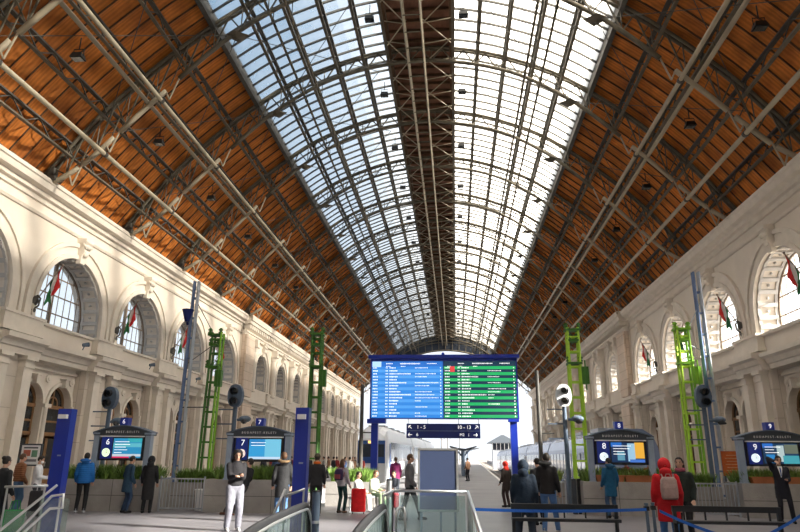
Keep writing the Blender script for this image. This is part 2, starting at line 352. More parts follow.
    def window(c,r,zs,zb,d,style):
        WIN[0]+=1
        g=MB(); A=arcpts(c,r,zs,20); n=len(A)
        pts=[W(s,d,c-r,zb)]+[W(s,d,*p) for p in A]+[W(s,d,c+r,zb)]
        g.add(pts,[tuple(range(len(pts)))])
        root=struct('window_%d'%WIN[0],g,M['win'])
        f=MB(); arch_ring(f,s,c,r-.14,r,zs,zb,d-.06,d+.06); wbox(f,s,d-.06,d+.06,c-r,c+r,zb,zb+.16)
        wbox(f,s,d-.09,d+.09,c-.09,c+.09,zb,zs+r-.05)
        if style: 
            for q in (-r*.5,r*.5): wbox(f,s,d-.07,d+.07,c+q-.05,c+q+.05,zb,zs+math.sqrt(r*r-q*q))
        for q in [r*k/5 for k in range(-4,5)]:
            if abs(q)>.01: wbox(f,s,d-.02,d+.02,c+q-.016,c+q+.016,zb,zs+math.sqrt(r*r-q*q))
        for z in [zb+.05+k*(zs+r-zb)/(4 if not style else 6) for k in range(1,6)]:
            if z<zs+r-.1:
                h=r if z<=zs else math.sqrt(max(0,r*r-(z-zs)**2)); wbox(f,s,d-.035,d+.035,c-h,c+h,z-.03,z+.03)
        struct('window_frame',f,M['winframe'],root)
    for c in big: rings(c,HW,SPR,SILL,0,0); coffers(c,HW,SPR,SILL,0,1.3); window(c,HW,SPR,SILL,-1.32,0)
    for c in pavw: rings(c,2.15,11.0,9.0,0,.2); coffers(c,2.15,11.0,9.0,.2,1.25); window(c,2.15,11.0,9.0,-1.05,1)
    for c in arcw: rings(c,2.2,10.7,8.9,0,0); coffers(c,2.2,10.7,8.9,0,1.25); window(c,2.2,10.7,8.9,-1.25,1)
    # roundels of the lower storey and paired door arches
    rd=MB()
    for c in big+pavw+arcw:
        for q in (-DS,DS):
            arch_ring(rd,s,c+q,DR,DR+.2,DZ,0,-.7,-.58,14); 
            kx=W(s,-.5,c+q,5.75); rd.box(kx,(.35,.26,.45)); rd.box((kx[0],c+q,6.02),(.5,.4,.1))
        wbox(rd,s,-.7,-.4,c-.3,c+.3,4.3,4.5); rd.tube(W(s,-.55,c,.3),W(s,-.55,c,4.3),.16,12,.13)
        for q in (-2.62,2.62): wbox(rd,s,-.7,-.5,c+q-.1,c+q+.1,0,4.5)
        for q in (0,-2.35,2.35): rd.tube(W(s,-.7,c+q,5.95),W(s,-.6,c+q,5.95),.24,16); rd.ell(W(s,-.6,c+q,5.95),(.07,.14,.14),8,6)
        extr(rd,s,[(-.7,6.3),(-.5,6.35),(-.5,6.5),(-.7,6.55)],c-2.6,c+2.6)
    trim(rd,M['stone_trim'])
    for ci,c in enumerate(big[3:]+pavw+arcw[:3]):
        for q in (-DS,DS):
            DOOR[0]+=1; y=c+q; d=-1.1
            f=MB(); wbox(f,s,d-.05,d+.05,y-DR,y-1.0,0,4.5); wbox(f,s,d-.05,d+.05,y+1.0,y+DR,0,4.5); wbox(f,s,d-.05,d+.1,y-DR,y+DR,4.3,4.5); wbox(f,s,d-.05,d+.08,y-DR,y+DR,2.75,2.95); wbox(f,s,d-.05,d+.05,y-DR,y+DR,3.5,3.62)
            arch_ring(f,s,y,.98,DR,4.5,4.5,d-.05,d+.07,12); wbox(f,s,d-.04,d+.06,y-.05,y+.05,4.5,5.6); arch_ring(f,s,y,.46,.54,4.5,4.5,d-.04,d+.05,10)
            for e in (-1,1):
                wbox(f,s,d-.03,d+.03,y+e*.52-.46,y+e*.52+.46,0,.9); wbox(f,s,d-.03,d+.04,y+e*.98-.08,y+e*.98+.02,.9,2.75); wbox(f,s,d-.03,d+.04,y+e*.06-.03,y+e*.06+.05,.9,2.75); wbox(f,s,d-.03,d+.04,y-1,y+1,2.6,2.75)
            root=struct('door_%d'%DOOR[0],f,M['door'])
            g=MB(); wbox(g,s,d-.02,d,y-1.05,y+1.05,.1,4.5); A=[W(s,d-.01,*p) for p in arcpts(y,1.05,4.5,12)]; g.add(A,[tuple(range(len(A)))]); struct('door_pane',g,M['doorglass'],root)
            h=MB(); h.box(W(s,d+.08,y+.1,1.15),(.06,.03,.25)); struct('door_handle',h,M['chrome'],root)
            if ci<3:
                sg=MB(); wbox(sg,s,d+.1,d+.14,y-.7,y+.7,3.0,3.5); so=struct('door_sign',sg,M['dsign'],root)
                t=MB()
                for zz,hh,ww in ((3.32,.1,.95),(3.14,.07,.6)):
                    u=-ww/2
                    while u<ww/2: wbox(t,s,d+.14,d+.15,y+u,y+u+.075,zz-hh/2,zz+hh/2); u+=.115
                struct('sign_lettering',t,M['white'],so)
# unseen front wall behind the camera, gable filled solid to shut out sky light
fw=MB(); fw.bx(XL-1.4,XR+1.4,Y0-1,Y0-.3,0,16.6)
gx_=[-20.8+41.6*i/40 for i in range(41)]
for a,b in zip(gx_,gx_[1:]): fw.loft([[(AX+a,yy,16.5),(AX+b,yy,16.5),(AX+b,yy,P_(b)+.3),(AX+a,yy,P_(a)+.3)] for yy in (Y0-1,Y0-.05)])
fw.bx(XL-2,XL+.1,Y0-1,Y0-.05,16.4,17); fw.bx(XR-.1,XR+2,Y0-1,Y0-.05,16.4,17); struct('wall_front',fw,M['stone'])
# floor, platforms, tracks
fl=MB(); fl.bx(XL-1.4,XR+1.4,Y0-1,24.0,-.5,0)
struct('floor',fl,M['floor'])
def X2(x,y): return x+.0236*y
pf=MB()
def plat(x0,x1,y0,y1):
    pf.loft([[(X2(x0,y),y,-1.4),(X2(x1,y),y,-1.4),(X2(x1,y),y,-.02),(X2(x0,y),y,-.02)] for y in (y0,y1)])
plat(-6.2,2.4,24,420); plat(-24,-9.6,24,420); plat(9.4,20,24,420)
struct('platform',pf,M['asphalt'])
kb=MB()
for x in (2.1,-6.1,9.5):
    kb.loft([[(X2(x,y),y,-.02),(X2(x+.22,y),y,-.02),(X2(x+.22,y),y,.004),(X2(x,y),y,.004)] for y in (24,420)])
struct('trim_90',kb,M['kerb'])
gr=MB(); gr.bx(-250,250,24.0,900,-1.8,-1.3); struct('ground',gr,M['ballast'])
gr=MB(); gr.bx(-250,XL-1.8,-60,24,-1.8,-1.3); gr.bx(XR+1.8,250,-60,24,-1.8,-1.3); struct('ground_side',gr,M['asphalt'])
for lab,x,nm in (('left track beside the parked blue fronted train',-7.9,0),('railway track just right of the middle platform',3.9,1),('railway track under the silver train on the right',7.4,2)):
    t=thing('railway_track',lab,'railway track')
    for e in (-.72,.72):
        m_=MB(); m_.loft([[(X2(x+e-.04,y),y,-1.3),(X2(x+e+.04,y),y,-1.3),(X2(x+e+.04,y),y,-1.12),(X2(x+e-.04,y),y,-1.12)] for y in (25.5,420)]); m_.build('rail',M['rail'],t)
    sl=MB(); y=26
    while y<300: sl.box((X2(x,y),y,-1.28),(2.5,.24,.12)); y+=.9
    tag(sl.build('sleepers',M['concrete'],t),kind='stuff')
# ---------------------------------------------------------------- roof skin
def skin(side,a,b,na):
    xs=[a+(b-a)*i/na for i in range(na+1)]
    return [(AX+side*x,P_(x)) for x in xs]
CUT=1.1; NB=int((Y1-Y0)/CUT)
for side,nm in ((-1,'ceiling_left'),(1,'ceiling_right')):
    S=skin(side,11.7,20.8,12); mb=MB(); vs=[];n=len(S); sub=6; rows=NB*sub+1
    for j in range(rows):
        y=Y0+CUT*j/sub; up=.2*math.sin(PI*((j%sub)/sub))
        vs+=[(x+side*up*.7,y,z+up*.7) for x,z in S]
    mb.add(vs,[(j*n+i,j*n+i+1,(j+1)*n+i+1,(j+1)*n+i) for j in range(rows-1) for i in range(n-1)])
    o=struct(nm,mb,M['wood_roof'])
    rf=MB()
    for j in range(NB+1):
        y=Y0+CUT*j
        rf.loft([[(x,y-.025,z-.10),(x,y+.025,z-.10),(x,y+.025,z+.02),(x,y-.025,z+.02)] for x,z in S])
    struct('rafters',rf,M['rafter'],o)
    # outer weather skin over the boards and box gutter at the wall head
    so=MB(); so.loft([[(x,y,z+.35) for x,z in S]+[(x,y,z+.40) for x,z in S[::-1]] for y in (Y0,Y1)]); struct('weather_skin',so,M['steel_dark'],o)
    gx=AX+side*20.8; gm=MB(); gm.bx(min(gx,gx+side*2.1),max(gx,gx+side*2.1),Y0,Y1,16.4,16.9); struct('wall_head',gm,M['steel_dark'],o)
    # glazing
    S=skin(side,2.2,11.7,10); g=MB(); g.loft([[(x,y,z) for x,z in S] for y in (Y0,Y1)],cap=False) if False else g.add([(x,y,z) for y in (Y0,Y1) for x,z in S],[(i,i+1,len(S)+i+1,len(S)+i) for i in range(len(S)-1)])
    WIN[0]+=1; root=struct('window_%d'%WIN[0],g,M['sky' if side<0 else 'skyr'])
    gb=MB()
    for j in range(NB+1):
        y=Y0+CUT*j; gb.loft([[(x,y-.05,z-.15),(x,y+.05,z-.15),(x,y+.05,z),(x,y-.05,z)] for x,z in S])
    for xx in [2.2+.475*k for k in range(21)]:
        if int(round((xx-2.2)/.475))%4: continue
        z=P_(xx); gb.loft([[(AX+side*(xx-.02),y,z-.09),(AX+side*(xx+.02),y,z-.09),(AX+side*(xx+.02),y,z),(AX+side*(xx-.02),y,z)] for y in (Y0,Y1)])
    struct('glazing_bars',gb,M['steel_dark'],root)
    # edge gutter girder where boards meet glass
    eg=MB(); ex=AX+side*11.75; ez=P_(11.75)
    eg.loft([[(ex-.15,y,ez-.55),(ex+.15,y,ez-.55),(ex+.15,y,ez+.1),(ex-.15,y,ez+.1)] for y in (Y0,Y1)])
    struct('edge_beam',eg,M['steel_dark'],root)
S=[(AX+x,P_(x)) for x in (-2.2,-1.5,-.75,0,.75,1.5,2.2)]
mb=MB(); mb.loft([[(x,y,z+.02) for x,z in S]+[(x,y,z+.12) for x,z in S[::-1]] for y in (Y0,Y1)]); rid=struct('ceiling_ridge',mb,M['ridge_wood'])
rb=MB()
for j in range(NB+1):
    y=Y0+CUT*j; rb.box((AX,y,30.3),(4.3,.09,.22))
for x in (-2.2,2.2): rb.bx(AX+x-.1,AX+x+.1,Y0,Y1,29.75,30.35)
struct('ridge_joists',rb,M['rafter'],rid)
# ---------------------------------------------------------------- roof trusses
def curve(F,a,b,n): return [(AX+a+(b-a)*i/n,F(a+(b-a)*i/n)) for i in range(n+1)]
def make_truss():
    t=thing('roof_truss','','roof truss',(0,0,0))
    for e in (-.16,.16):
        m_=MB(); m_.path([(x,e,z-.32) for x,z in curve(P_,-20.6,20.6,44)],.10,8); m_.build('upper_chord',M['steel'],t,smooth=True)
    m_=MB(); m_.path([(x,0,z) for x,z in curve(Q_,-13.5,13.5,34)],.135,8); m_.build('lower_chord',M['steel'],t,smooth=True)
    # haunch struts stepping down to the walls, with short drop rods at each knee
    for sd in (-1,1):
        for a,b in ((14.2,16.6),(16.9,18.5),(18.7,20.3)):
            m_=MB(); m_.path([(AX+sd*(a+(b-a)*i/3),0,Q_(a+(b-a)*i/3)-.1) for i in range(4)],.14,8); m_.build('haunch_strut',M['steel_pale'],t,smooth=True)
        for a in (13.5,16.6,18.5): m_=MB(); m_.tube((AX+sd*a,0,Q_(a)),(AX+sd*(a+.45),0,Q_(a)-1.35),.05,6); m_.tube((AX+sd*(a+.45),0,Q_(a)-1.35),(AX+sd*(a+.75),0,Q_(a+.75)),.05,6); m_.build('knee_rod',M['steel_pale'],t)
        m_=MB(); m_.box((AX+sd*20.3,0,16.45),(.9,.6,.25)); m_.box((AX+sd*20.2,0,16.8),(.35,.4,.6)); m_.build('bearing',M['steel_dark'],t)
    m_=MB(); N=52; xs=[-20.2+40.4*i/N for i in range(N+1)]
    for i in range(N):
        a,b=xs[i],xs[i+1]; u=lambda x:(AX+x,0,P_(x)-.32); l=lambda x:(AX+x,0,Q_(x))
        if i%2==0: m_.tube(u(a),l(b),.055,4); 
        else: m_.tube(l(a),u(b),.055,4)
        if i%2: m_.tube(u(a),l(a),.035,4)
        if abs(a)>11.5: m_.tube(l(a),u(b),.035,4)
    tag(m_.build('lattice',M['steel'],t))
    return t
first=make_truss(); ys=[TR0+B*k for k in range(-7,14)]
ys=[y for y in ys if Y0<y<Y1+.1]
for i,y in enumerate(ys):
    t=first if i==0 else copy_tree(first); t.location=(0,y,0)
    k=int(round((y-TR0)/B))
    if k<0: lab='arched roof truss above the camera position, %s before the topmost one in the picture'%ORD[-k-1]
    else: lab='arched lattice roof truss, %s counting back from the top of the picture'%ORD[k]
    tag(t,lab,'roof truss','arched roof trusses across the hall')
# ---------------------------------------------------------------- purlins, pipes, walkway
def make_purlin(dep):
    t=thing('purlin','','purlin'); m_=MB(); m_.bx(-.13,.13,Y0,Y1,-.08,.02); m_.build('top_flange',M['steel_dark'],t)
    m_=MB(); m_.bx(-.10,.10,Y0,Y1,-dep-.05,-dep+.05); m_.build('bottom_flange',M['steel'],t)
    m_=MB(); y=Y0;k=0
    while y<Y1-1.1: m_.tube((0,y,0 if k%2 else -dep),(0,y+1.1,-dep if k%2 else 0),.04,4); y+=1.1;k+=1
    m_.build('web',M['steel_dark'],t); return t
p0=make_purlin(.75); cnt=0
for side,sn in ((-1,'left'),(1,'right')):
    for i,dx in enumerate((2.35,4.1,6.0,7.9,9.8,13.6,15.6,17.5,19.3)):
        t=p0 if cnt==0 else copy_tree(p0); cnt+=1; t.location=(AX+side*dx,0,P_(dx)-.14)
        ar='skylight' if i<5 else 'timber roof slope'
        n_=ORD[i if i<5 else i-5]
        tag(t,'long lattice purlin running under the %s %s, %s from %s'%(sn,ar,n_,'the dark ridge strip' if i<5 else 'the glass edge'),'purlin','long purlins of the roof')
def pipe(dx,z,r,lab,m='steel_pale',g=None):
    t=thing('ceiling_pipe',lab,'pipe',group=g); m_=MB(); m_.tube((AX+dx,Y0,z),(AX+dx,Y1,z),r,10); m_.build('pipe_run',M[m],t,smooth=True)
    for y in ys: m_=MB(); m_.tube((AX+dx,y,z),(AX+dx,y,Q_(dx)-.05 if Q_(dx)>z else z+.3),.03,5); m_.tube((AX+dx,y-.1,z),(AX+dx,y+.1,z),r*1.35,10); m_.build('pipe_hanger',M['steel_dark'],t)
for sd,sn in ((-1,'left'),(1,'right')):
    pipe(sd*15.15,21.05,.12,'pale pipe under %s timber roof, lower of the close pair'%sn,g='roof pipes'); pipe(sd*14.4,21.2,.12,'pale pipe under %s timber roof, upper of the close pair'%sn,g='roof pipes')
    pipe(sd*17.3,17.9,.13,'single pale pipe running along %s timber roof just above the wall cornice'%sn,g='roof pipes')
    pipe(sd*8.2,26.2,.085,'slim pipe hung under %s skylight, outer of the pair'%sn,'steel','roof pipes'); pipe(sd*7.1,26.3,.085,'slim pipe hung under %s skylight, inner of the pair'%sn,'steel','roof pipes')
wk=thing('maintenance_walkway','narrow lattice maintenance walkway hung under the ridge along the hall','walkway')
for x in (-.75,.35):
    m_=MB()
    for z in (27.75,28.65): m_.tube((AX+x,Y0,z),(AX+x,Y1,z),.055,6)
    y=Y0
    while y<Y1-1: m_.tube((AX+x,y,27.75),(AX+x,y+1.1,28.65),.02,4); m_.tube((AX+x,y,27.75),(AX+x,y,28.65),.02,4); y+=1.1
    m_.build('side_rail',M['steel_pale'],wk)
m_=MB(); y=Y0
while y<Y1: m_.box((AX-.2,y,27.72),(1.1,.07,.05)); y+=1.65
tag(m_.build('treads',M['steel'],wk),kind='stuff')
for y in ys:
    for x in (-.75,.35): m_=MB(); m_.tube((AX+x,y,28.6),(AX+x,y,29.9),.03,5); m_.build('hanger',M['steel_dark'],wk)
# cross bracing of the ridge strip
br=thing('ridge_bracing','zigzag steel bracing beneath the dark ridge strip','bracing'); m_=MB(); y=Y0;k=0
while y<Y1-2.2:
    for a,b in ((-2.2,-.75),(2.2,.35)):
        p,q=(a,b) if k%2 else (b,a); m_.tube((AX+p,y,29.5),(AX+q,y+2.2,29.2),.04,4); m_.tube((AX+a,y,29.5),(AX+b,y,29.2),.035,4)
    y+=2.2;k+=1
tag(m_.build('brace',M['steel_pale'],br),kind='stuff')
# tie rods with node plates between trusses
def make_tie(side):
    t=thing('tie_rod_star','','tie rods'); m_=MB()
    x0=AX+side*10.3; z0=Q_(10.3)-.25
    ends=[(AX+side*3,B,28.4),(AX+side*3,-B,28.4),(AX+side*17.5,B,19.2),(AX+side*17.5,-B,19.2)]
    for e in ends: m_.tube((x0,0,z0),e,.022,5)
    m_.build('rod',M['steel_dark'],t)
    m_=MB(); m_.add([(x0-.75,0,z0),(x0,-.6,z0-.08),(x0+.75,0,z0),(x0,.6,z0-.08),(x0,0,z0+.12),(x0,0,z0-.22)],[(0,1,4),(1,2,4),(2,3,4),(3,0,4),(1,0,5),(2,1,5),(3,2,5),(0,3,5)]); m_.build('node_plate',M['steel'],t); return t
for sd,sn in ((-1,'left'),(1,'right')):
    t0=make_tie(sd)
    for i,y in enumerate([y for y in ys if TR0-2*B-1<y<Y1-B]):
        t=t0 if i==0 else copy_tree(t0); t.location=(0,y,0); tag(t,'star shaped joint plate with radiating tie rods, %s side, %s from the camera'%(sn,ORD[i]),'tie rods','tie rod joints under the roof')
def make_lamp(group,lab):
    t=thing('floodlight',lab,'lamp',group=group); m_=MB(); m_.loft([[(-.22,-.16,0),(.22,-.16,0),(.22,.16,0),(-.22,.16,0)],[(-.3,-.24,-.28),(.3,-.24,-.28),(.3,.24,-.28),(-.3,.24,-.28)]]); m_.build('lamp_housing',M['lamp'],t)
    m_=MB(); m_.path([(-.26,0,-.1),(-.26,0,.25),(.26,0,.25),(.26,0,-.1)],.025,6); m_.tube((0,0,.25),(0,0,.9),.03,6); m_.build('bracket',M['lamp'],t)
    m_=MB(); m_.box((0,0,-.3),(.5,.38,.03)); m_.build('lens',M['doorglass'],t); return t
l0=None; rows=((-2.9,28.4,'left of the ridge under glass'),(3.0,28.4,'right of the ridge under glass'),(-15.8,20.3,'under the left timber slope'),(15.8,20.3,'under the right timber slope'))
for dx,z,w in rows:
    for i in range(15):
        y=TR0-14.6+B*i if abs(dx)>10 else TR0-6.0+B*i
        if y>Y1-2: continue
        if l0 is None: l0=make_lamp('','x'); t=l0
        else: t=copy_tree(l0)
        t.location=(AX+dx,y,z); tag(t,'black floodlight %s, %s from the camera'%(w,ORD[i]),'lamp','floodlights under the roof')
# end screen : dark fan shaped glazed tympanum band
es=thing('end_screen','dark fan shaped steel and glass arch band closing the far roof end','arch screen',(0,Y1-.5,0))
def ZL(x): return 26.5-x*x/44
xs=[-20.4+40.8*i/48 for i in range(49)]
m_=MB()
for a,b in zip(xs,xs[1:]): 
    m_.quad((AX+a,0,max(ZL(a),0)),(AX+b,0,max(ZL(b),0)),(AX+b,0,max(P_(b),ZL(b))),(AX+a,0,max(P_(a),ZL(a))))
m_.build('dark_glazing',M['train_glass'],es)
m_=MB()
m_.path([(AX+x,-.1,ZL(x)) for x in xs],.2,8); m_.path([(AX+x,-.1,(ZL(x)+P_(x))/2) for x in xs],.09,6)
for x in xs[::2]:
    if P_(x)>ZL(x): m_.tube((AX+x*.95,-.1,ZL(x*.95)),(AX+x,-.1,P_(x)),.07,5)
m_.build('fan_rib',M['steel'],es)
# ---------------------------------------------------------------- flags on both walls
def flag(s,c,label,g):
    yb=c-3.45; b=Vector(W(s,.15,yb,9.75)); tip=Vector(W(s,1.15,yb+.35,11.9)); t=thing('flag',label,'flag',tuple(b),group=g); b0=b
    L=lambda v:tuple(Vector(v)-b0)
    m_=MB(); m_.path([L(b),L(b+(tip-b)*.5),L(tip)],.035,8); m_.ell(L(tip),(.07,.07,.07),8,6); m_.build('flagpole',M['rail'],t)
    m_=MB(); m_.ell(L(W(s,.12,yb,9.8)),(.16,.2,.3),8,6); m_.path([L(W(s,.05,yb,9.3)),L(W(s,.35,yb,9.5)),L(W(s,.4,yb,9.9)),L(W(s,.2,yb,10.1))],.05,6); m_.ell(L(W(s,.1,yb,9.25)),(.12,.14,.16),8,6); m_.build('bracket',M['steel_dark'],t)
    m_=MB(); nu,nv=9,10; inn=1 if s=='left' else -1
    V=[]
    for i in range(nu+1):
        for j in range(nv+1):
            u=.5+.48*i/nu; v=j/nv; p=b+(tip-b)*u
            V.append(L(p+Vector((inn*.05*math.sin(6*v+i*.9)*(.3+v),.10*math.sin(5*v+i*1.1)*(.3+v)-.12*v*(i/nu),-1.35*v*(1-.12*math.sin(i*1.7))))))
    for i in range(nu):
        for j in range(nv):
            a=i*(nv+1)+j; m_.f.append((a,a+1,a+nv+2,a+nv+1)); m_.m.append(2 if i<3 else 1 if i<6 else 0)
    m_.v=V; m_.build('flag_cloth',[M['red'],M['fwhite'],M['fgreen']],t,smooth=True)
for s in ('left','right'):
    for k,c in enumerate(big[6:]):
        flag(s,c,'red white green flag on the %s wall by the %s big arched window'%(s,ORD[k]),'tricolour flags on the side walls')
# small wall spotlights on the left ledge
for i,c in enumerate(big[6:9]):
    t=thing('wall_spotlight','small grey spotlight on left ledge under the %s arched window from the camera'%ORD[i],'lamp',W('left',.6,c+.9,7.75)); m_=MB(); m_.tube((0,0,0),(.1,0,.25),.03,6); m_.build('arm',M['sig'],t); m_=MB(); m_.tube((.05,-.15,.28),(.3,.12,.36),.1,10,.14); m_.build('lamp_head',M['sig'],t)
#P2BEGIN
# ================================================================ CONCOURSE OBJECTS
PPL=[]
def ik(a,c,l1,l2,bend):
    a=Vector(a);c=Vector(c);d=c-a;L_=min(d.length,(l1+l2)*.999); dn=d.normalized(); c=a+dn*L_
    x=(l1*l1-l2*l2+L_*L_)/(2*L_); h=math.sqrt(max(0,l1*l1-x*x)); b=Vector(bend); b=(b-dn*b.dot(dn)).normalized()
    return a+dn*x+b*h,c
def remesh(o,v,sm=2):
    m=o.modifiers.new('skin','REMESH'); m.mode='VOXEL'; m.voxel_size=v; m.use_smooth_shade=True
    if sm: q=o.modifiers.new('smooth','SMOOTH'); q.iterations=sm; q.factor=.5
def person(label,x,y,rot,h=1.75,top=(.02,.02,.025),legs=(.02,.025,.05),shoes=(.02,.02,.02),hair='hair',head='short',coat='jacket',puff=False,
           lh=(-.235,.13,.90),rh=(.235,.13,.90),lf=(-.11,0),rf=(.11,0),lean=0,pitch=0,turn=0,seat=None,fingers=False,headcol=(.6,.03,.03),cheap=False,group=None,name='person',skinny=1.0,z0=0,lfz=0,scarf=None,hoodback=None,legw=1.0,mask=False,shirt=False):
    """local frame: faces +Y, left side is -X"""
    S=h/1.75; t=thing(name,label,'person',(x,y,z0),rot,group)
    hipz=.93 if seat is None else seat; hy=0 if seat is None else -.05
    def up(p):       # upper-body lean about the hips
        p=Vector(p); q=p-Vector((0,hy,hipz)); q=Matrix.Rotation(-lean,3,'X')@q; return q+Vector((0,hy,hipz))
    dz=hipz-.93
    U=lambda X,Y,Z: up((X,Y+hy,Z+dz))
    sh=[U(-.168,0,1.41),U(.168,0,1.41)]
    hands=[Vector(lh)+Vector((0,hy,dz if lh[2]>.8 and seat is not None else 0)),Vector(rh)+Vector((0,hy,dz if rh[2]>.8 and seat is not None else 0))]
    hands=[up(q) if lean and seat is None else q for q in hands]
    el=[];
    for i,(a,c) in enumerate(zip(sh,hands)):
        e,c2=ik(a,c,.29,.27,(-.35 if i==0 else .35,-1,-.3)); el.append((e,c2))
    feet=[(lf[0],lf[1],lfz),(rf[0],rf[1],0)]; kn=[]; hip=[Vector((-.095,hy,hipz)),Vector((.095,hy,hipz))]
    for i,(a,c) in enumerate(zip(hip,feet)):
        an=Vector((c[0],c[1],c[2]+.085)); k,a2=ik(a,an,.44,.43,(0,1,.15)); kn.append((k,a2))
    nk=U(0,-.005,1.48); hd=U(0,.025,1.625)
    HR=Matrix.Rotation(turn,3,'Z')@Matrix.Rotation(-lean-pitch,3,'X')
    H=lambda *p: hd+HR@(Vector(p))
    # body ----------------------------------------------------------
    b=MB()
    def tor(mb,prof,n=16):
        mb.loft([[U(rx*math.cos(2*PI*i/n),yo+ry*math.sin(2*PI*i/n),z) for i in range(n)] for z,rx,ry,yo in prof])
    tor(b,[(.86,.12,.09,0),(.93,.155,.105,0),(1.05,.14,.095,0),(1.2,.145,.10,0),(1.35,.165,.105,0),(1.43,.15,.085,0),(1.47,.07,.06,0)])
    b.cap(nk,hd,.055,.055,8)
    b.ell(H(0,0,.025),(.076,.092,.098),14,10,HR); b.ell(H(0,.02,-.045),(.056,.07,.06),10,8,HR)
    b.cap(H(0,.088,.01),H(0,.108,-.018),.010,.016,6)
    for e in (-1,1): b.ell(H(e*.076,-.005,0),(.012,.024,.034),8,6,HR)
    for i in range(2):
        e,c=el[i]; b.cap(sh[i],e,.05,.038,8); b.cap(e,c,.038,.026,8)
        d=(c-e).normalized(); sdv=Vector((1,0,0)) if abs(d.x)<.8 else Vector((0,0,1)); sdv=(sdv-d*sdv.dot(d)).normalized(); nr=d.cross(sdv)
        sg=-1 if i==0 else 1
        P0=c; PM=c+d*.075; b.loft([[P0+sdv*(.026*math.cos(q))+nr*(.017*math.sin(q)) for q in [2*PI*k/8 for k in range(8)]],[PM+sdv*(.04*math.cos(q))+nr*(.016*math.sin(q)) for q in [2*PI*k/8 for k in range(8)]]])
        if not cheap:
            for k,(o_,l_) in enumerate(((-.030,.062),(-.010,.072),(.010,.068),(.030,.052))):
                r0_=c+d*.065+sdv*o_; m1=r0_+d*l_*.5+nr*sg*.006; m2=m1+d*l_*.3+nr*sg*.022; b.path([r0_,m1,m2,m2+d*.012+nr*sg*.012],[.0095,.009,.0085,.007],6)
            q0=c+d*.02-sdv*.03*sg; b.path([q0,q0+d*.03-sdv*.022*sg+nr*sg*.01,q0+d*.055-sdv*.022*sg+nr*sg*.028],[.011,.0105,.008],6)
        k,a=kn[i]; b.cap(hip[i],k,.078,.052,8); b.cap(k,a,.05,.034,8); b.cap(a+Vector((0,-.03,-.04)),a+Vector((0,.14,-.05)),.035,.03,8)
    bo=b.build('body',M['skin'],t,smooth=True); remesh(bo,.02 if cheap else .0105,1 if cheap else 2)
    # trousers
    tr=MB(); tor(tr,[(.84,.15,.11,0),(.93,.17,.12,0),(1.02,.155,.11,0)])
    for i in range(2):
        k,a=kn[i]; tr.cap(hip[i]+Vector((0,0,-.02)),k,.095*legw,.07*legw,10); tr.cap(k,a+Vector((0,0,.02)),.07*legw,.058*legw,10)
    remesh(tr.build('trousers',cloth(legs),t,smooth=True),.022,2)
    # shoes
    for i in range(2):
        a=kn[i][1]; s_=MB(); s_.cap(a+Vector((0,-.04,-.04)),a+Vector((0,.15,-.052)),.046,.036,8); s_.cap(a,a+Vector((0,-.01,.03)),.045,.045,8); so_=s_.build('shoe',cloth(shoes),t,smooth=True)
    # jacket / coat
    j=MB(); zb={'jacket':.86,'coat':.62,'long':.40,'short':.95}[coat]; k_=1.12 if puff else 1.0; k_*=skinny
    prof=[(zb,.19*k_,.135*k_,0)] if seat is None else [(.88,.18*k_,.14*k_,0)]
    if zb<.85 and seat is None: prof+=[(.75,.19*k_,.14*k_,0)]
    prof+=[(.95,.18*k_,.135*k_,0),(1.1,.165*k_,.125*k_,0),(1.28,.18*k_,.135*k_,0),(1.38,.175*k_,.12*k_,0),(1.44,.13,.095,0),(1.50,.072,.07,0)]
    tor(j,prof)
    for i in range(2):
        e,c=el[i]; d=(c-e).normalized(); j.cap(sh[i]+Vector((0,0,-.015)),e,.074*k_,.06*k_,10); j.cap(e,c-d*.03,.06*k_,.048*k_,10)
    if head in('hood','hooddown') or hoodback:
        j.ell(U(0,-.10,1.50),(.12,.075,.09),12,8)
    jo=j.build('coat' if zb<.85 else 'jacket',cloth(top,puff),t,smooth=True); remesh(jo,.024,2)
    if hoodback:   # fur trimmed hood lying on the shoulders
        q=MB(); q.path([U(.13*math.cos(a),-.10+.09*math.sin(a),1.53+.02*math.sin(a)) for a in [R(200+280*i/14-130) for i in range(15)]],.035,8); tag(q.build('fur_trim',cloth(hoodback),t,smooth=True),'fluffy hood trim')
    if scarf: 
        q=MB(); q.path([U(.075*math.cos(a),.07*math.sin(a)+.01,1.50) for a in [2*PI*i/12 for i in range(13)]],.04,8); q.build('scarf',cloth(scarf),t,smooth=True)
    if shirt:
        q=MB(); q.loft([[U(-w_,y_,z_),U(w_,y_,z_),U(w_,y_+.012,z_),U(-w_,y_+.012,z_)] for z_,w_,y_ in ((1.18,.006,.128),(1.30,.03,.132),(1.40,.05,.12),(1.475,.06,.075))]); q.build('shirt',M['white'],t)
        q=MB(); q.loft([[U(-w_,y_,z_),U(w_,y_,z_),U(w_,y_+.01,z_),U(-w_,y_+.01,z_)] for z_,w_,y_ in ((1.22,.01,.141),(1.38,.016,.138),(1.44,.014,.115))]); q.build('tie',cloth((.05,.12,.4)),t)
    # head dressing
    q=MB()
    if head in ('short','hooddown','bun','long','beanie'):
        n1,n2=16,8; fs=[];vs=[]
        for jj in range(n2+1):
            for ii in range(n1):
                th=2*PI*ii/n1; front=math.sin(th)
                low=-.75 if front<-.2 else (-.25 if front<.45 else .55)
                ph=low+(PI/2-low)*jj/n2; ph_=ph
                rr=(.086,.103,.108); vs.append(H(rr[0]*math.cos(ph_)*math.cos(th),rr[1]*math.cos(ph_)*math.sin(th)-.006,rr[2]*math.sin(ph_)+.03))
        fs=[(jj*n1+ii,jj*n1+(ii+1)%n1,(jj+1)*n1+(ii+1)%n1,(jj+1)*n1+ii) for jj in range(n2) for ii in range(n1)]
        q.add(vs,fs)
        if head=='bun': q.ell(H(0,-.09,.09),(.05,.05,.05),10,8)
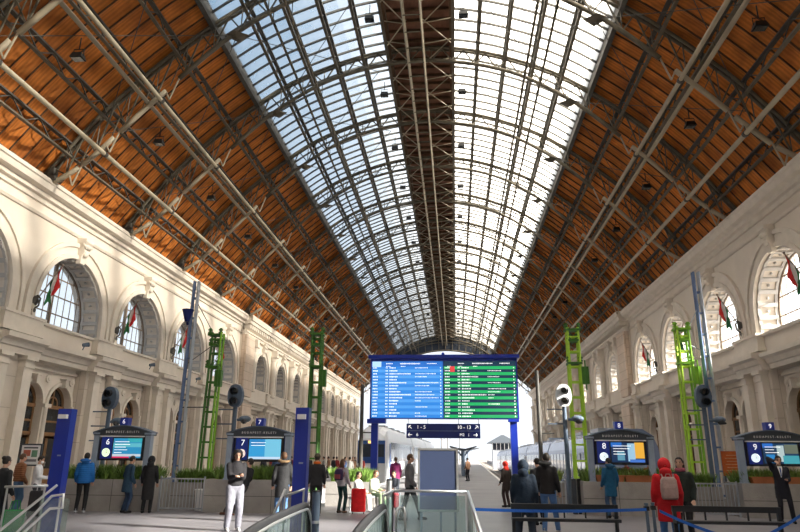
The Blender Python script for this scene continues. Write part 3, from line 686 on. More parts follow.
        if head=='long': q.loft([[H(w_*math.cos(a),-.06+d_*math.sin(a),z_) for a in [2*PI*i/10 for i in range(10)]] for z_,w_,d_ in ((.06,.085,.05),(-.06,.095,.05),(-.17,.10,.05),(-.24,.07,.035))])
        q.build('hair',M[hair],t,smooth=True)
    if head=='beanie':
        q=MB(); n1=16; q.loft([[H(r_*math.cos(a),r_*1.12*math.sin(a)-.01,z_) for a in [2*PI*i/n1 for i in range(n1)]] for z_,r_ in ((.04,.094),(.075,.096),(.08,.09),(.12,.078),(.15,.045),(.16,.01))]); q.build('hat',cloth(headcol),t,smooth=True)
    if head=='hood':
        q=MB(); n1=16; rings=[]
        for yy,r_ in ((.085,.098),(.05,.116),(0,.128),(-.05,.126),(-.09,.10),(-.12,.05),(-.13,.01)):
            rings.append([H(r_*.92*math.cos(a),yy,r_*1.05*math.sin(a)+.01-(.02 if yy<0 else 0)) for a in [2*PI*i/n1 for i in range(n1)]])
        q.loft(rings,cap=False); q.build('hood',cloth(top),t,smooth=True)
        if not cheap: 
            q=MB(); q.path([H(.09*math.cos(a),.03+0*a,.1*math.sin(a)+.01) for a in [PI*i/8 for i in range(9)]],.02,6); q.build('hair',M[hair],t,smooth=True)
    if head=='scarf':
        q=MB(); n1=16; q.loft([[H(r_*.9*math.cos(a),yy,r_*1.05*math.sin(a)+.01) for a in [2*PI*i/n1 for i in range(n1)]] for yy,r_ in ((.07,.10),(.03,.112),(-.03,.115),(-.08,.09),(-.11,.04),(-.115,.005))],cap=False); q.loft([[U(w_*math.cos(a),w_*.8*math.sin(a),z_) for a in [2*PI*i/12 for i in range(12)]] for z_,w_ in ((1.55,.085),(1.46,.13),(1.40,.16))]); q.build('headscarf',cloth(headcol),t,smooth=True)
    if not cheap:
        for e in (-1,1):
            q=MB(); q.ell(H(e*.031,.084,.022),(.013,.008,.008),8,6,HR); q.build('eye',M['eye'],t,smooth=True)
        q=MB()
        for e in (-1,1): q.path([H(e*.016,.094,.043),H(e*.033,.092,.048),H(e*.05,.082,.043)],.004,5)
        q.build('eyebrows',M[hair],t)
        q=MB()
        if mask: q.ell(H(0,.06,-.04),(.062,.05,.05),12,8,HR); q.build('face_mask',M['white'],t,smooth=True)
        else: q.path([H(-.024,.086,-.05),H(0,.094,-.052),H(.024,.086,-.05)],.006,6); q.build('mouth',M['lips'],t)
    t.scale=(S,S,S); PPL.append(t)
    c_,s__=math.cos(rot),math.sin(rot)
    def world(p): p=Vector(p)*S; return Vector((x+p.x*c_-p.y*s__,y+p.x*s__+p.y*c_,z0+p.z))
    return t,world,el,U,H
def box_thing(): pass
AWAY,TOCAM,LEFT,RIGHT=0,PI,PI/2,-PI/2
navy=(.02,.045,.10); black=(.012,.012,.014); jeans=(.06,.13,.26); dk=(.02,.022,.03)
# --- left side
person('person in blue hooded puffer jacket standing by the number six shelter',-11.55,20.0,R(20),1.78,(.01,.13,.42),black,(.4,.4,.42),head='short',puff=True,coat='jacket',hoodback=(.01,.10,.34))
person('person in long dark navy coat, left one of the pair before the number six shelter',-10.3,20.35,R(-35),1.70,(.012,.04,.075),navy,black,head='short',coat='coat',lean=R(4))
person('person in long black coat, right one of the pair before the number six shelter',-9.65,20.45,R(15),1.70,black,black,black,head='hood',coat='long')
t,wd,el,U,H=person('person in black hoodie and pale grey joggers standing and looking at a phone',-5.4,16.1,R(-150),1.89,(.012,.011,.014),(.17,.17,.205),(.4,.4,.4),head='hood',hair='hair',coat='short',puff=False,lh=(-.07,.33,1.17),rh=(.07,.33,1.17),pitch=R(28),lf=(-.12,.02),rf=(.12,-.03),legw=1.25,hoodback=None)
p=wd((0,.40,1.19)); ph=thing('phone','black mobile phone held by the person in pale joggers','phone',tuple(p),R(-150)); m_=MB(); m_.box((0,0,0),(.075,.012,.15),0,0,R(-40)); m_.build('phone_case',M['black'],ph); m_=MB(); m_.box((0,-.008,.004),(.066,.004,.136),0,0,R(-40)); m_.build('phone_screen',screen('phone glow',(.6,.7,.9),.8),ph)
person('person in black leaning back on the planter behind the phone user',-6.45,20.0,R(75),1.8,black,(.035,.03,.03),(.12,.05,.03),head='short',lean=R(-16),lf=(-.1,.6),rf=(.12,.45),coat='short',z0=-.12)
person('person in black parka with fur trimmed hood facing the number seven shelter',-4.75,18.1,R(20),1.84,black,jeans,dk,head='short',hair='hairb',coat='coat',hoodback=(.16,.10,.05),turn=R(20))
person('person in black jacket with orange scarf and hat, facing away by blue pylon',-4.25,20.2,R(10),1.80,(.02,.02,.022),black,black,head='beanie',headcol=(.08,.07,.04),scarf=(.75,.16,.02),coat='jacket')
t,wd,el,U,H=person('woman in pale grey top and dark green trousers beside the red suitcase',-3.7,21.6,R(-25),1.66,(.46,.43,.48),(.01,.05,.05),(.15,.1,.07),head='long',hair='hairb',coat='jacket')
person('person in brown puffer jacket at the left edge of the concourse',-13.0,19.0,R(-30),1.74,(.22,.085,.035),jeans,black,head='short',hair='hairb',puff=True,coat='short')
person('person in white jacket with face mask looking at papers',-12.3,18.8,R(-70),1.68,(.72,.72,.75),(.03,.035,.05),black,head='short',mask=True,lh=(-.1,.3,1.1),rh=(.1,.32,1.1),pitch=R(20))
person('person in pale mint jacket facing the one in white',-11.95,19.3,R(150),1.74,(.42,.60,.60),(.06,.09,.14),black,head='short',hair='hairb',lh=(-.1,.3,1.12),rh=(.08,.3,1.1),coat='short')
person('person in black jacket cut by the left picture edge',-9.95,14.0,R(-15),1.68,(.015,.017,.02),dk,black,head='bun',coat='jacket')
# --- middle
person('seated person in white top on the bench by the planter',-3.25,22.35,R(-110),1.66,(.75,.74,.72),(.45,.45,.42),(.7,.7,.7),head='short',seat=.5,lf=(-.1,.42),rf=(.12,.45),lh=(-.1,.35,.62),rh=(.1,.35,.62))
person('seated person in pale green jacket beside the one in white',-2.85,23.0,R(-120),1.72,(.42,.45,.33),(.16,.22,.13),(.6,.6,.55),head='short',hair='hairb',seat=.5,lf=(-.12,.45),rf=(.12,.40),lh=(-.1,.38,.65),rh=(.1,.35,.62),lean=R(10))
person('person in dark jacket sitting just right of the blue board post',-2.3,24.6,R(160),1.65,(.03,.035,.05),dk,black,head='short',seat=.5,lf=(-.1,.42),rf=(.12,.4),lh=(-.1,.3,.65),rh=(.1,.3,.65))
person('person in magenta padded coat standing back on the platform',-2.85,31.5,R(5),1.72,(.30,.03,.15),(.03,.04,.10),black,head='short',hair='hairb',coat='coat',puff=True)
person('man in grey and black jacket with rucksack strap striding near the grey panel',-1.35,19.4,R(-75),1.82,(.13,.13,.14),(.02,.025,.03),black,head='short',hair='hairb',coat='jacket',lf=(-.1,-.22),rf=(.1,.3))
# --- right
person('person with bright red headscarf and dark brown coat',1.85,25.2,R(40),1.62,(.04,.03,.025),(.05,.03,.03),black,head='scarf',headcol=(.62,.03,.015),coat='coat')
person('broad person in navy hooded jacket seen from behind near the front bench',1.36,13.8,R(-8),1.70,(.004,.014,.032),(.02,.03,.05),black,head='hood',coat='jacket',legw=1.25,skinny=1.2,lf=(-.17,0),rf=(.15,.02))
person('person in black puffer jacket and jeans right of the navy hood',2.2,16.6,R(-20),1.86,(.018,.016,.018),(.07,.16,.36),(.3,.3,.3),head='short',coat='jacket',hoodback=(.02,.02,.02),turn=R(20),rf=(.15,.2))
person('dark haired person half hidden behind the black puffer jacket',2.25,18.8,R(25),1.74,(.03,.03,.035),dk,black,head='short',coat='jacket')
person('person in teal blue hooded jacket and jeans left of the number eight shelter',4.75,21.3,R(10),1.76,(.012,.10,.21),(.05,.11,.22),black,head='short',coat='coat',hoodback=(.01,.08,.18),turn=R(30),pitch=R(8))
t,wr,el,U,H=person('person in long red hooded coat carrying a pale rucksack',3.98,13.2,R(-10),1.76,(.55,.008,.015),(.06,.16,.38),black,head='hood',coat='coat',skinny=1.08)
person('person in dark green jacket with pink scarf behind the red coat',4.85,15.0,R(150),1.78,(.015,.022,.018),black,black,head='long',scarf=(.4,.1,.14),coat='jacket',rh=(.34,.05,1.0))
person('man in black suit and white shirt raising a hand to his face',9.5,20.6,R(165),1.86,(.012,.013,.022),(.012,.013,.02),black,head='short',coat='coat',rh=(.12,.26,1.60),lh=(-.1,.3,1.12),pitch=R(10),lf=(-.15,.1),rf=(.12,-.05),shirt=True)
tie=thing('shirt_front','white shirt collar with blue tie worn by suited man','shirt',(9.5,20.6,0),R(165)) if False else None
# distant passengers behind the planters
pal=[((.03,.03,.04),'black'),((.25,.03,.03),'dark red'),((.05,.09,.2),'blue'),((.4,.38,.36),'pale grey'),((.18,.09,.05),'brown')]
base=[person('small distant passenger in %s jacket on the left platform behind the planters'%n,-13.5,48,R(20*i),1.72,c,dk,black,head='short',cheap=True,group='distant passengers on the left platform in %s'%n,coat='jacket') [0] for i,(c,n) in enumerate(pal)]
k=0
for i in range(22):
    src=base[i%5]; t=src if i<5 else copy_tree(src)
    y=42+random.random()*16; x=-16.0+i*.36+random.random()*.3; t.location=(x*(y/50)+1.2,y,-.02); t.rotation_euler=(0,0,random.random()*6.28)
for i,(x,y,lab) in enumerate(((-2.3,46,'farther'),(-1.2,60,'farthest'),(.9,52,'right hand'))):
    t=copy_tree(base[(i*2)%5]); t.location=(x,y,-.02); t['label']='%s tiny passenger standing on the middle platform'%lab; t['group']='passengers on the middle platform'
for i,(x,y,lab) in enumerate(((6.0,24.2,'left'),(6.9,24.6,'right'))):
    t=copy_tree(base[1]); t.location=(x,y,0); t['label']='person in dark red behind number eight shelter, %s of two'%lab; t['group']='people behind the number eight shelter'
# --- bags
def rucksack(label,loc,rot,col,scol,w=.3,h=.38,name='rucksack'):
    t=thing(name,label,'rucksack',loc,rot); m_=MB(); n=14
    rings=[]
    for z,kx in ((0,.86),(.04,1),(h*.5,1.02),(h-.06,.96),(h,.7)):
        rings.append([(w/2*kx*math.copysign(abs(math.cos(a))**.5,math.cos(a)),-.07-.07*kx*math.copysign(abs(math.sin(a))**.6,math.sin(a)),z) for a in [2*PI*i/n for i in range(n)]])
    m_.loft(rings); m_.build('bag_body',cloth(col),t,smooth=True)
    m_=MB(); m_.box((0,-.15,h*.32),(w*.7,.03,h*.4)); m_.build('front_pocket',cloth(scol),t)
    for e in (-1,1):
        m_=MB(); m_.path([(e*w*.3,-.02,h*.9),(e*w*.34,.03,h*1.12),(e*w*.4,.1,h*1.05),(e*w*.45,.02,h*.3)],.014,6); m_.build('shoulder_strap',cloth(scol),t)
    m_=MB(); m_.path([(-.05,-.06,h-.01),(-.03,-.06,h+.05),(.03,-.06,h+.05),(.05,-.06,h-.01)],.01,6); m_.build('grab_handle',cloth(scol),t)
p=wr((0.02,-.16,1.02)); rucksack('pale beige rucksack worn on the back of the long red coat',tuple(p),R(-10),(.42,.30,.28),(.36,.25,.24),.3,.4)
p=wd((0.0,-.14,1.06)); rucksack('dark purple rucksack on the woman in pale grey',tuple(p),R(-25),(.05,.03,.09),(.3,.06,.08),.3,.34)
def suitcase(label,loc,rz,col,w=.44,h=.62,d=.26):
    t=thing('suitcase',label,'suitcase',loc,rz); m_=MB(); n=20; rings=[]
    for z,k in ((.06,.9),(.09,1),(h,1),(h+.04,.9)):
        rings.append([(w/2*k*math.copysign(abs(math.cos(a))**.35,math.cos(a)),d/2*k*math.copysign(abs(math.sin(a))**.35,math.sin(a)),z) for a in [2*PI*i/n for i in range(n)]])
    m_.loft(rings); m_.build('shell',cloth(col),t,smooth=False)
    for e in (-1,1):
        for f_ in (-1,1): m_=MB(); m_.tube((e*w*.38-.012,f_*d*.32,.03),(e*w*.38+.012,f_*d*.32,.03),.03,10); m_.build('wheel',M['black'],t)
    m_=MB(); m_.path([(-.09,0,h),(-.09,0,h+.22),(.09,0,h+.22),(.09,0,h)],.012,6); m_.build('pull_handle',M['chrome'],t)
    m_=MB(); m_.box((0,-d/2-.004,h*.55),(w*.72,.012,h*.5)); m_.build('front_panel',cloth(col),t)
suitcase('upright bright red suitcase beside the woman in pale grey',(-3.12,21.4,0),R(8),(.62,.008,.012),.46,.72)
suitcase('black suitcase standing by the person in white jacket',(-11.75,18.2,0),R(20),(.02,.02,.025),.5,.7)
suitcase('small dark red suitcase standing by the blue board post',(-2.2,23.4,0),R(-20),(.20,.02,.03),.36,.5)
gb=thing('shopping_bag','green shopping bag standing beside the leftmost person','bag',(-9.35,13.7,0),.3); m_=MB(); m_.loft([[(-.17,-.1,0),(.17,-.1,0),(.17,.1,0),(-.17,.1,0)],[(-.2,-.09,.6),(.2,-.09,.6),(.2,.09,.6),(-.2,.09,.6)]]); m_.build('bag_body',cloth((.02,.25,.07)),gb)
for e in (-1,1): m_=MB(); m_.path([(-.08,e*.09,.58),(-.05,e*.09,.78),(.05,e*.09,.78),(.08,e*.09,.58)],.01,6); m_.build('bag_handle',cloth((.02,.25,.07)),gb)
pr=thing('paper_sheet','white papers held by the person in white jacket','paper',(-11.98,18.9,1.12),R(-70)); m_=MB(); m_.box((0,0,0),(.2,.006,.28),0,0,R(-50)); m_.build('sheet',M['white'],pr)
# seat under the seated people
bt=thing('seat_bench','low grey metal bench under the seated passengers','bench',(-2.95,22.9,0),R(-25))
m_=MB(); m_.box((0,0,.44),(.5,2.2,.05)); m_.build('seat',M['mast_grey'],bt)
for y_ in (-.9,.9):
    for x_ in (-.2,.2): m_=MB(); m_.tube((x_,y_,0),(x_,y_,.42),.025,8); m_.build('leg',M['chrome'],bt)
b2=thing('seat_stool','small grey seat block right of the blue board post','seat',(-2.3,24.75,0)); m_=MB(); m_.box((0,0,.44),(.5,.45,.05)); m_.build('seat',M['mast_grey'],b2)
for e in (-1,1): m_=MB(); m_.box((e*.2,0,.21),(.04,.4,.42)); m_.build('leg',M['mast_grey'],b2)
# ---------------------------------------------------------------- track number shelters
def disp(mb_w,mb_h): pass
def kiosk(num,x,y,wd_,style):
    names={'6':'six','7':'seven','8':'eight','9':'nine'}
    t=thing('information_shelter','slate blue track display shelter with arched top, number %s'%names[num],'display shelter',(x,y,0))
    hw=wd_/2
    for e in (-1,1):
        m_=MB(); m_.box((e*(hw-.09),0,1.68),(.18,.22,1.38)); m_.box((e*(hw-.09),0,2.4),(.24,.3,.06)); m_.box((e*(hw-.09),0,1.02),(.22,.28,.06)); m_.build('post',M['kpost'],t)
        m_=MB(); m_.box((e*(hw-.26),.02,1.95),(.14,.1,.8)); m_.build('side_panel',M['blue2'],t)
    m_=MB(); n=16; up_=[(-hw+2*hw*i/n,2.42+.22*math.cos(PI/2*(-1+2*i/n))) for i in range(n+1)]
    for a,b in zip(up_,up_[1:]): m_.loft([[(a[0],-.14,2.34),(a[0],.3,2.34),(a[0],.3,a[1]),(a[0],-.14,a[1])],[(b[0],-.14,2.34),(b[0],.3,2.34),(b[0],.3,b[1]),(b[0],-.14,b[1])]])
    g_=m_.build('gable',M['kroof'],t)
    m_=MB()
    for a,b in zip(up_,up_[1:]): m_.loft([[(a[0]*1.02,-.18,a[1]),(a[0]*1.02,.34,a[1]),(a[0]*1.02,.34,a[1]+.03),(a[0]*1.02,-.18,a[1]+.03)],[(b[0]*1.02,-.18,b[1]),(b[0]*1.02,.34,b[1]),(b[0]*1.02,.34,b[1]+.03),(b[0]*1.02,-.18,b[1]+.03)]])
    m_.build('roof_edge',M['kiosk'],g_)
    text('B U D A P E S T - K E L E T I',.095,'gable_lettering',M['white'],g_,(0,-.145,2.45))
    m_=MB(); m_.box((0,-.12,2.31),(wd_*.78,.06,.035)); m_.build('light_strip',M['white'],t)
    m_=MB(); m_.box((0,0,2.78),(.26,.26,.26)); ns=m_.build('number_cube',M['blue'],t)
    text(num,.2,'cube_number',M['text'],ns,(0,-.133,2.78))
    m_=MB(); m_.box((0,0,1.94),(wd_*.78,.16,.78)); sc=m_.build('display_housing',M['black'],t)
    # screen : clock side and picture side
    sx=-wd_*.39+.05; sw=wd_*.78-.1
    m_=MB(); m_.box((sx+sw*.14,-.083,1.95),(sw*.26,.006,.68)); m_.build('clock_panel',screen('screen navy',(.003,.012,.10),1),t)
    text(num,.26,'track_number',M['text'],sc,(sx+sw*.16,-.09,2.13))
    m_=MB(); m_.tube((sx+sw*.14,-.085,1.80),(sx+sw*.14,-.092,1.80),.135,28); ck=m_.build('clock_face',mat('clock face '+num,(.8,.85,.8),.5,var=0,emit=style['clock'],es=.8),t)
    m_=MB(); cx=sx+sw*.14; m_.box((cx+.018,-.096,1.84),(.012,.004,.09),0); m_.box((cx+.03,-.096,1.79),(.07,.004,.012)); m_.build('clock_hand',M['black'],ck)
    x0=sx+sw*.30; W_=sw*.68; ds=None
    for (fx0,fx1,fz0,fz1,col) in style['blocks']:
        m_=MB(); m_.box((x0+W_*(fx0+fx1)/2,-.084-.001*style['blocks'].index((fx0,fx1,fz0,fz1,col)),1.63+.62*(fz0+fz1)/2),(W_*(fx1-fx0),.006,.62*(fz1-fz0))); o=m_.build('display_image' if ds is None else 'image_area',screen('scr',col,1),t if ds is None else ds); ds=ds or o
    m_=MB(); 
    for q in range(style['lines']): 
        ww=W_*(.25+.3*random.random()); m_.box((x0+W_*.06+ww/2,-.096,2.14-q*.085),(ww,.003,.018))
    m_.build('image_lettering',M['text'],ds)
    return t
k6=dict(clock=(.75,.95,.6),lines=5,blocks=[(0,1,0,1,(.02,.24,.45)),(0,1,.55,.75,(.10,.42,.5)),(.5,1,.8,1,(.03,.35,.40)),(0,1,.08,.2,(.5,.55,.6)),(0,.6,0,.07,(.7,.02,.1))])
k7=dict(clock=(.9,.62,.55),lines=2,blocks=[(0,1,0,1,(.03,.30,.60)),(.5,1,.12,1,(.16,.50,.68)),(0,1,0,.12,(.5,.65,.8)),(0,.48,.7,1,(.02,.22,.50))])
k8=dict(clock=(.75,.9,.95),lines=4,blocks=[(0,1,0,1,(.01,.03,.08)),(0,.33,.78,1,(.02,.14,.5)),(.5,.72,.05,.95,(.3,.5,.65)),(.72,1,.2,1,(.75,.38,.04)),(.55,1,0,.15,(.05,.15,.5)),(.18,.4,.1,.55,(.10,.28,.38))])
k9=dict(clock=(.75,.9,.95),lines=3,blocks=[(0,1,0,1,(.01,.04,.09)),(0,.3,.78,1,(.02,.14,.5)),(.08,.32,.05,.45,(.02,.2,.5)),(.4,.6,.1,.9,(.4,.5,.5)),(.62,1,.5,.95,(.12,.14,.10)),(.55,1,0,.4,(.05,.3,.35))])
kiosk('6',-10.95,21.0,1.95,k6); kiosk('7',-6.35,21.0,2.1,k7); kiosk('8',5.35,22.2,2.1,k8); kiosk('9',10.1,22.2,2.15,k9)
# ---------------------------------------------------------------- planters and fences
def planter(x0,x1,y0,y1,h,label,lab2,yel=False,trough=None,dens=55,gh=.42):
    t=thing('planter',label,'planter',((x0+x1)/2,(y0+y1)/2,0)); cx,cy=(x0+x1)/2,(y0+y1)/2; w,d=x1-x0,y1-y0
    m_=MB(); th=.12
    m_.box((0,-d/2+th/2,h/2),(w,th,h)); m_.box((0,d/2-th/2,h/2),(w,th,h)); m_.box((-w/2+th/2,0,h/2),(th,d-2*th,h)); m_.box((w/2-th/2,0,h/2),(th,d-2*th,h)); m_.box((0,0,h*.45),(w-2*th,d-2*th,h*.9))
    x=-w/2+1.1
    m_.build('concrete_wall',M['concrete'],t)
    m_=MB(); 
    while x<w/2-.3: m_.box((x,-d/2-.002,h/2),(.012,.006,h)); x+=1.1
    m_.box((0,-d/2-.002,h*.5),(w,.006,.012)); m_.build('joint_line',M['black'],t)
    m_=MB(); m_.box((0,0,h*.93),(w-2*th,d-2*th,.06)); m_.build('soil',M['soil'],t)
    g_=thing('planter_grass',lab2,'plants',(cx,cy,h*.93),group=None); m_=MB()
    for i in range(int(dens*w*2.2)):
        px=(random.random()-.5)*(w-.3); py=(random.random()-.5)*(d-.3)
        for q in range(7):
            a=random.random()*6.28; L_=gh*(.5+random.random()*.8); bnd=.12+.25*random.random(); ww=.010+.008*random.random()
            dx,dy=math.cos(a),math.sin(a); b0=Vector((px,py,.02)); b1=b0+Vector((dx*bnd*.3*L_/.3,dy*bnd*.3*L_/.3,L_*.6)); b2=b0+Vector((dx*bnd,dy*bnd,L_))
            sx_,sy_=-dy*ww,dx*ww
            m_.add([b0+Vector((sx_,sy_,0)),b0-Vector((sx_,sy_,0)),b1+Vector((sx_,sy_,0)),b1-Vector((sx_,sy_,0)),b2],[(0,1,3,2),(2,3,4)])
    o=m_.build('grass_blades',M['grassy'] if yel else M['grass'],g_); o['kind']='stuff'; g_['kind']='stuff'
    if trough:
        for a,b in trough:
            tt=thing('flower_trough','terracotta coloured trough on the planter front, %s'%( '%s part of the number %s shelter'%('left' if (a,b)==trough[0] else 'right',trough_n[0])),'flower trough',(cx,cy,0)); m_=MB()
            m_.loft([[(a-cx+.02,-d/2+.02,h),(b-cx-.02,-d/2+.02,h),(b-cx-.02,-d/2+.22,h),(a-cx+.02,-d/2+.22,h)],[(a-cx-.02,-d/2-.02,h+.2),(b-cx+.02,-d/2-.02,h+.2),(b-cx+.02,-d/2+.26,h+.2),(a-cx-.02,-d/2+.26,h+.2)]]); m_.build('trough_box',M['terra'],tt)
    return t
trough_n=['eight']
planter(-13.2,-9.62,20.75,22.1,.97,'grey concrete planter wall under the number six shelter','long green grass in the planter under number six shelter')
planter(-8.05,-4.95,21.0,22.3,1.0,'grey concrete planter wall under the number seven shelter','long green grass in the planter under number seven shelter')
planter(-4.75,-2.95,24.2,25.2,.85,'concrete planter behind the seated people','green grass in the planter behind the seated people',gh=.45)
planter(4.05,7.4,22.0,23.4,1.03,'grey concrete planter wall under the number eight shelter','long green grass in the planter under number eight shelter',trough=[(4.5,5.35),(5.4,6.25)])
trough_n[0]='nine'
planter(8.95,12.6,22.0,23.4,1.03,'grey concrete planter wall under the number nine shelter','long green grass in the planter under number nine shelter',trough=[(9.3,10.1),(10.15,10.95)])
planter(2.35,3.85,24.2,25.0,.9,'concrete planter in front of the silver train','yellow green grass in the planter before the silver train',yel=True,gh=.42)
def fence(x0,x1,y,label,h=1.0):
    t=thing('bar_fence',label,'fence',((x0+x1)/2,y,0)); w=x1-x0; n=int(w/.11)
    for z in (.1,h): m_=MB(); m_.box((0,0,z),(w,.04,.04)); m_.build('rail',M['mast_grey'],t)
    for i in range(n+1):
        m_=MB(); m_.box((-w/2+w*i/n,0,h/2+.03),(.018,.018,h-.06)); m_.build('bar',M['mast_grey'],t)
    for e in (-1,1): m_=MB(); m_.box((e*w/2,0,h/2+.04),(.05,.05,h+.08)); m_.build('fence_post',M['mast_grey'],t)
fence(-9.55,-8.1,21.1,'grey vertical bar fence between shelters six and seven')
fence(7.45,8.9,22.3,'grey vertical bar fence between shelters eight and nine')
fence(2.5,3.55,22.4,'grey vertical bar fence left of the teal jacket')
m_=MB(); ps=thing('wide_post','dark steel cabinet post beside the teal jacket person','post',(3.85,22.6,0)); m_.box((0,0,.55),(.14,.14,1.1)); m_.build('post_body',M['kroof'],ps); m_=MB(); m_.box((.17,0,.55),(.12,.12,1.1)); m_.build('post_back',M['black'],ps)
for lab,x,y in (('grey tufts grown behind the bar fence between shelters six and seven',-8.85,22.0),('green grass growing behind the bar fence between shelters eight and nine',8.2,23.6)):
    planter(x-.75,x+.75,y,y+.7,.85,'low concrete trough behind the bar fence %s'%('on the left' if x<0 else 'on the right'),lab)
bk=thing('white_container','white bucket standing behind the left bar fence','bucket',(-8.35,21.7,0)); m_=MB(); m_.tube((0,0,0),(0,0,.62),.22,20,.26); m_.build('bucket_body',M['white'],bk); m_=MB(); m_.tube((0,0,.62),(0,0,.66),.275,20); m_.build('rim',M['white'],bk)
# ---------------------------------------------------------------- masts
def mast(label,x,y,h,w,mA,mB_,group,top=True,leanx=0,rung=.62,wy=.35):
    t=thing('lattice_mast',label,'mast',(x,y,0),group=group)
    for i,(a,b) in enumerate(((-1,-1),(1,-1),(-1,1),(1,1))):
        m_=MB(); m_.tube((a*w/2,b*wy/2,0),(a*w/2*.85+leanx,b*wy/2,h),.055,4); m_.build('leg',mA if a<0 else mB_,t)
    z=.4
    while z<h-.1:
        m_=MB()
        f_=z/h; ww=w*(1-.15*f_); lx=leanx*f_
        for b in (-1,1): m_.box((lx,b*wy/2,z),(ww,.035,.07))
        for a in (-1,1): m_.box((lx+a*ww/2,0,z),(.035,wy,.06))
        z+=rung; m_.build('rung',mA,t)
    m_=MB(); m_.box((0,0,.15),(w+.25,wy+.25,.3)); m_.build('footing',M['concrete'],t)
    return t
def gear(t,h,mt,w):
    for i,(z,s_) in enumerate(((h-.1,.75),(h-.55,.5),(h-1.5,.7))):
        m_=MB(); m_.box((0,0,z),(w*1.7*s_,.5,.09)); m_.build('crossarm',mt,t)
        for e in (-1,1):
            m_=MB(); m_.tube((e*w*.7*s_,-.1,z),(e*w*.7*s_,-.1,z+.3),.06,8); m_.tube((e*w*.7*s_,-.1,z+.08),(e*w*.7*s_,-.1,z+.13),.10,10); m_.tube((e*w*.7*s_,-.1,z+.2),(e*w*.7*s_,-.1,z+.25),.10,10); m_.build('insulator',mt,t)
    m_=MB(); m_.box((w*.75,-.15,h-2.0),(.28,.25,.7)); m_.tube((w*.75,-.3,h-1.4),(w*.75,-.3,h-2.6),.03,6); m_.build('equipment_box',M['green_dark'] if mt is M['green_dark'] else mt,t)
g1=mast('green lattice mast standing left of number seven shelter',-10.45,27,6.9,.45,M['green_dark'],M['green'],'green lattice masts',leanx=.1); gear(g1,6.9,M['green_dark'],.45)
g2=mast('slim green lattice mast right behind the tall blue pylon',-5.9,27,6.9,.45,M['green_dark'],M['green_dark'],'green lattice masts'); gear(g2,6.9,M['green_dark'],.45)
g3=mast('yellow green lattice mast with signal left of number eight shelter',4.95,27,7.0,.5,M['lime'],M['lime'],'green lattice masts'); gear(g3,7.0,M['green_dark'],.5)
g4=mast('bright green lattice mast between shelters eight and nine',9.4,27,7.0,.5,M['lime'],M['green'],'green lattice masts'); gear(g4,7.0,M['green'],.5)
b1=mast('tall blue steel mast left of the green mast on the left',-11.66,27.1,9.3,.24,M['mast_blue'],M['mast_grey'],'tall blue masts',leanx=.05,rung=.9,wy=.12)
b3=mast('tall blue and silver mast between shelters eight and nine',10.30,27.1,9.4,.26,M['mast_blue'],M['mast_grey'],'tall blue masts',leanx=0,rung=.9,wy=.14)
cb=thing('horn_speaker','dark blue horn fixed on the tall left blue mast','speaker',(-11.8,27.0,7.6)); m_=MB(); m_.tube((0,-.1,-.2),(0,-.1,.35),.1,14,.26); m_.tube((0,0,-.3),(0,-.1,-.2),.06,8); m_.build('horn',M['blue2'],cb)
def wire(label,a,b,r=.018,sag=0,m='steel_dark'):
    t=thing('wire',label,'wire',a); a=Vector(a);b=Vector(b); m_=MB(); m_.path([ (b-a)*(i/10)-Vector((0,0,sag*4*(i/10)*(1-i/10))) for i in range(11)],r,5); m_.build('cable',M[m],t)
wire('thin wire from top of left blue mast to green mast',(-11.7,27.2,8.6),(-10.4,27,6.6))
wire('thin wire from mid height of left blue mast up to green mast',(-11.7,27.2,5.6),(-10.5,27,6.4))
wire('horizontal rod joining left blue mast and green mast',(-11.8,27.2,3.7),(-10.5,27,3.7),.03)
wire('pale wire from right blue mast down to bright green mast',(10.5,27.2,8.3),(9.5,27,6.6),.018,0,'mast_grey')
wire('pale wire between right blue mast and bright green mast, lower',(10.5,27.2,5.9),(9.6,27,6.3),.018,0,'mast_grey')
# signals
def signal(label,x,y,zh,lamp2=True,wh=False):
    t=thing('railway_signal',label,'signal',(x,y,0),group='railway signals by the shelters'); m_=MB()
    m_.tube((0,0,0),(0,0,zh+.1),.075,12); m_.build('signal_post',M['sig'],t)
    m_=MB(); m_.loft([[(.27*math.copysign(abs(math.cos(a))**.8,math.cos(a)),yy,zh+.33+.40*math.sin(a)) for a in [2*PI*i/20 for i in range(20)]] for yy in (-.16,.06)]); hd=m_.build('signal_head',M['sigw'] if wh else M['sig'],t)
    for z in (zh+.15,zh+.5):
        m_=MB(); m_.tube((0,-.16,z),(0,-.36,z-.03),.12,14,.13,cap=False); m_.build('lamp_hood',M['black'],t); m_=MB(); m_.tube((0,-.17,z),(0,-.19,z),.1,14); m_.build('lamp_lens',M['doorglass'],t)
    for z in (zh-.15,zh-.65,zh-1.15):
        m_=MB(); m_.box((-.3,0,z),(.6,.05,.04)); m_.build('rung_step',M['sig'],t)
    if lamp2:
        m_=MB(); m_.tube((.12,0,zh-.5),(.38,-.1,zh-.5),.05,8); m_.ell((.42,-.12,zh-.48),(.22,.2,.12),12,8); m_.build('lower_lamp',M['sig'],t); m_=MB(); m_.tube((.42,-.2,zh-.55),(.5,-.45,zh-.62),.11,12,.03); m_.build('lamp_visor',M['black'],t)
signal('blue grey railway signal rising behind number six shelter',-12.35,22.4,3.35)
signal('blue grey railway signal rising left of number seven shelter',-7.8,22.6,3.45)
signal('white faced railway signal left of number eight shelter',3.85,23.5,3.55,True,True)
signal('blue grey railway signal left of the blue and silver mast',8.75,23.8,3.55)
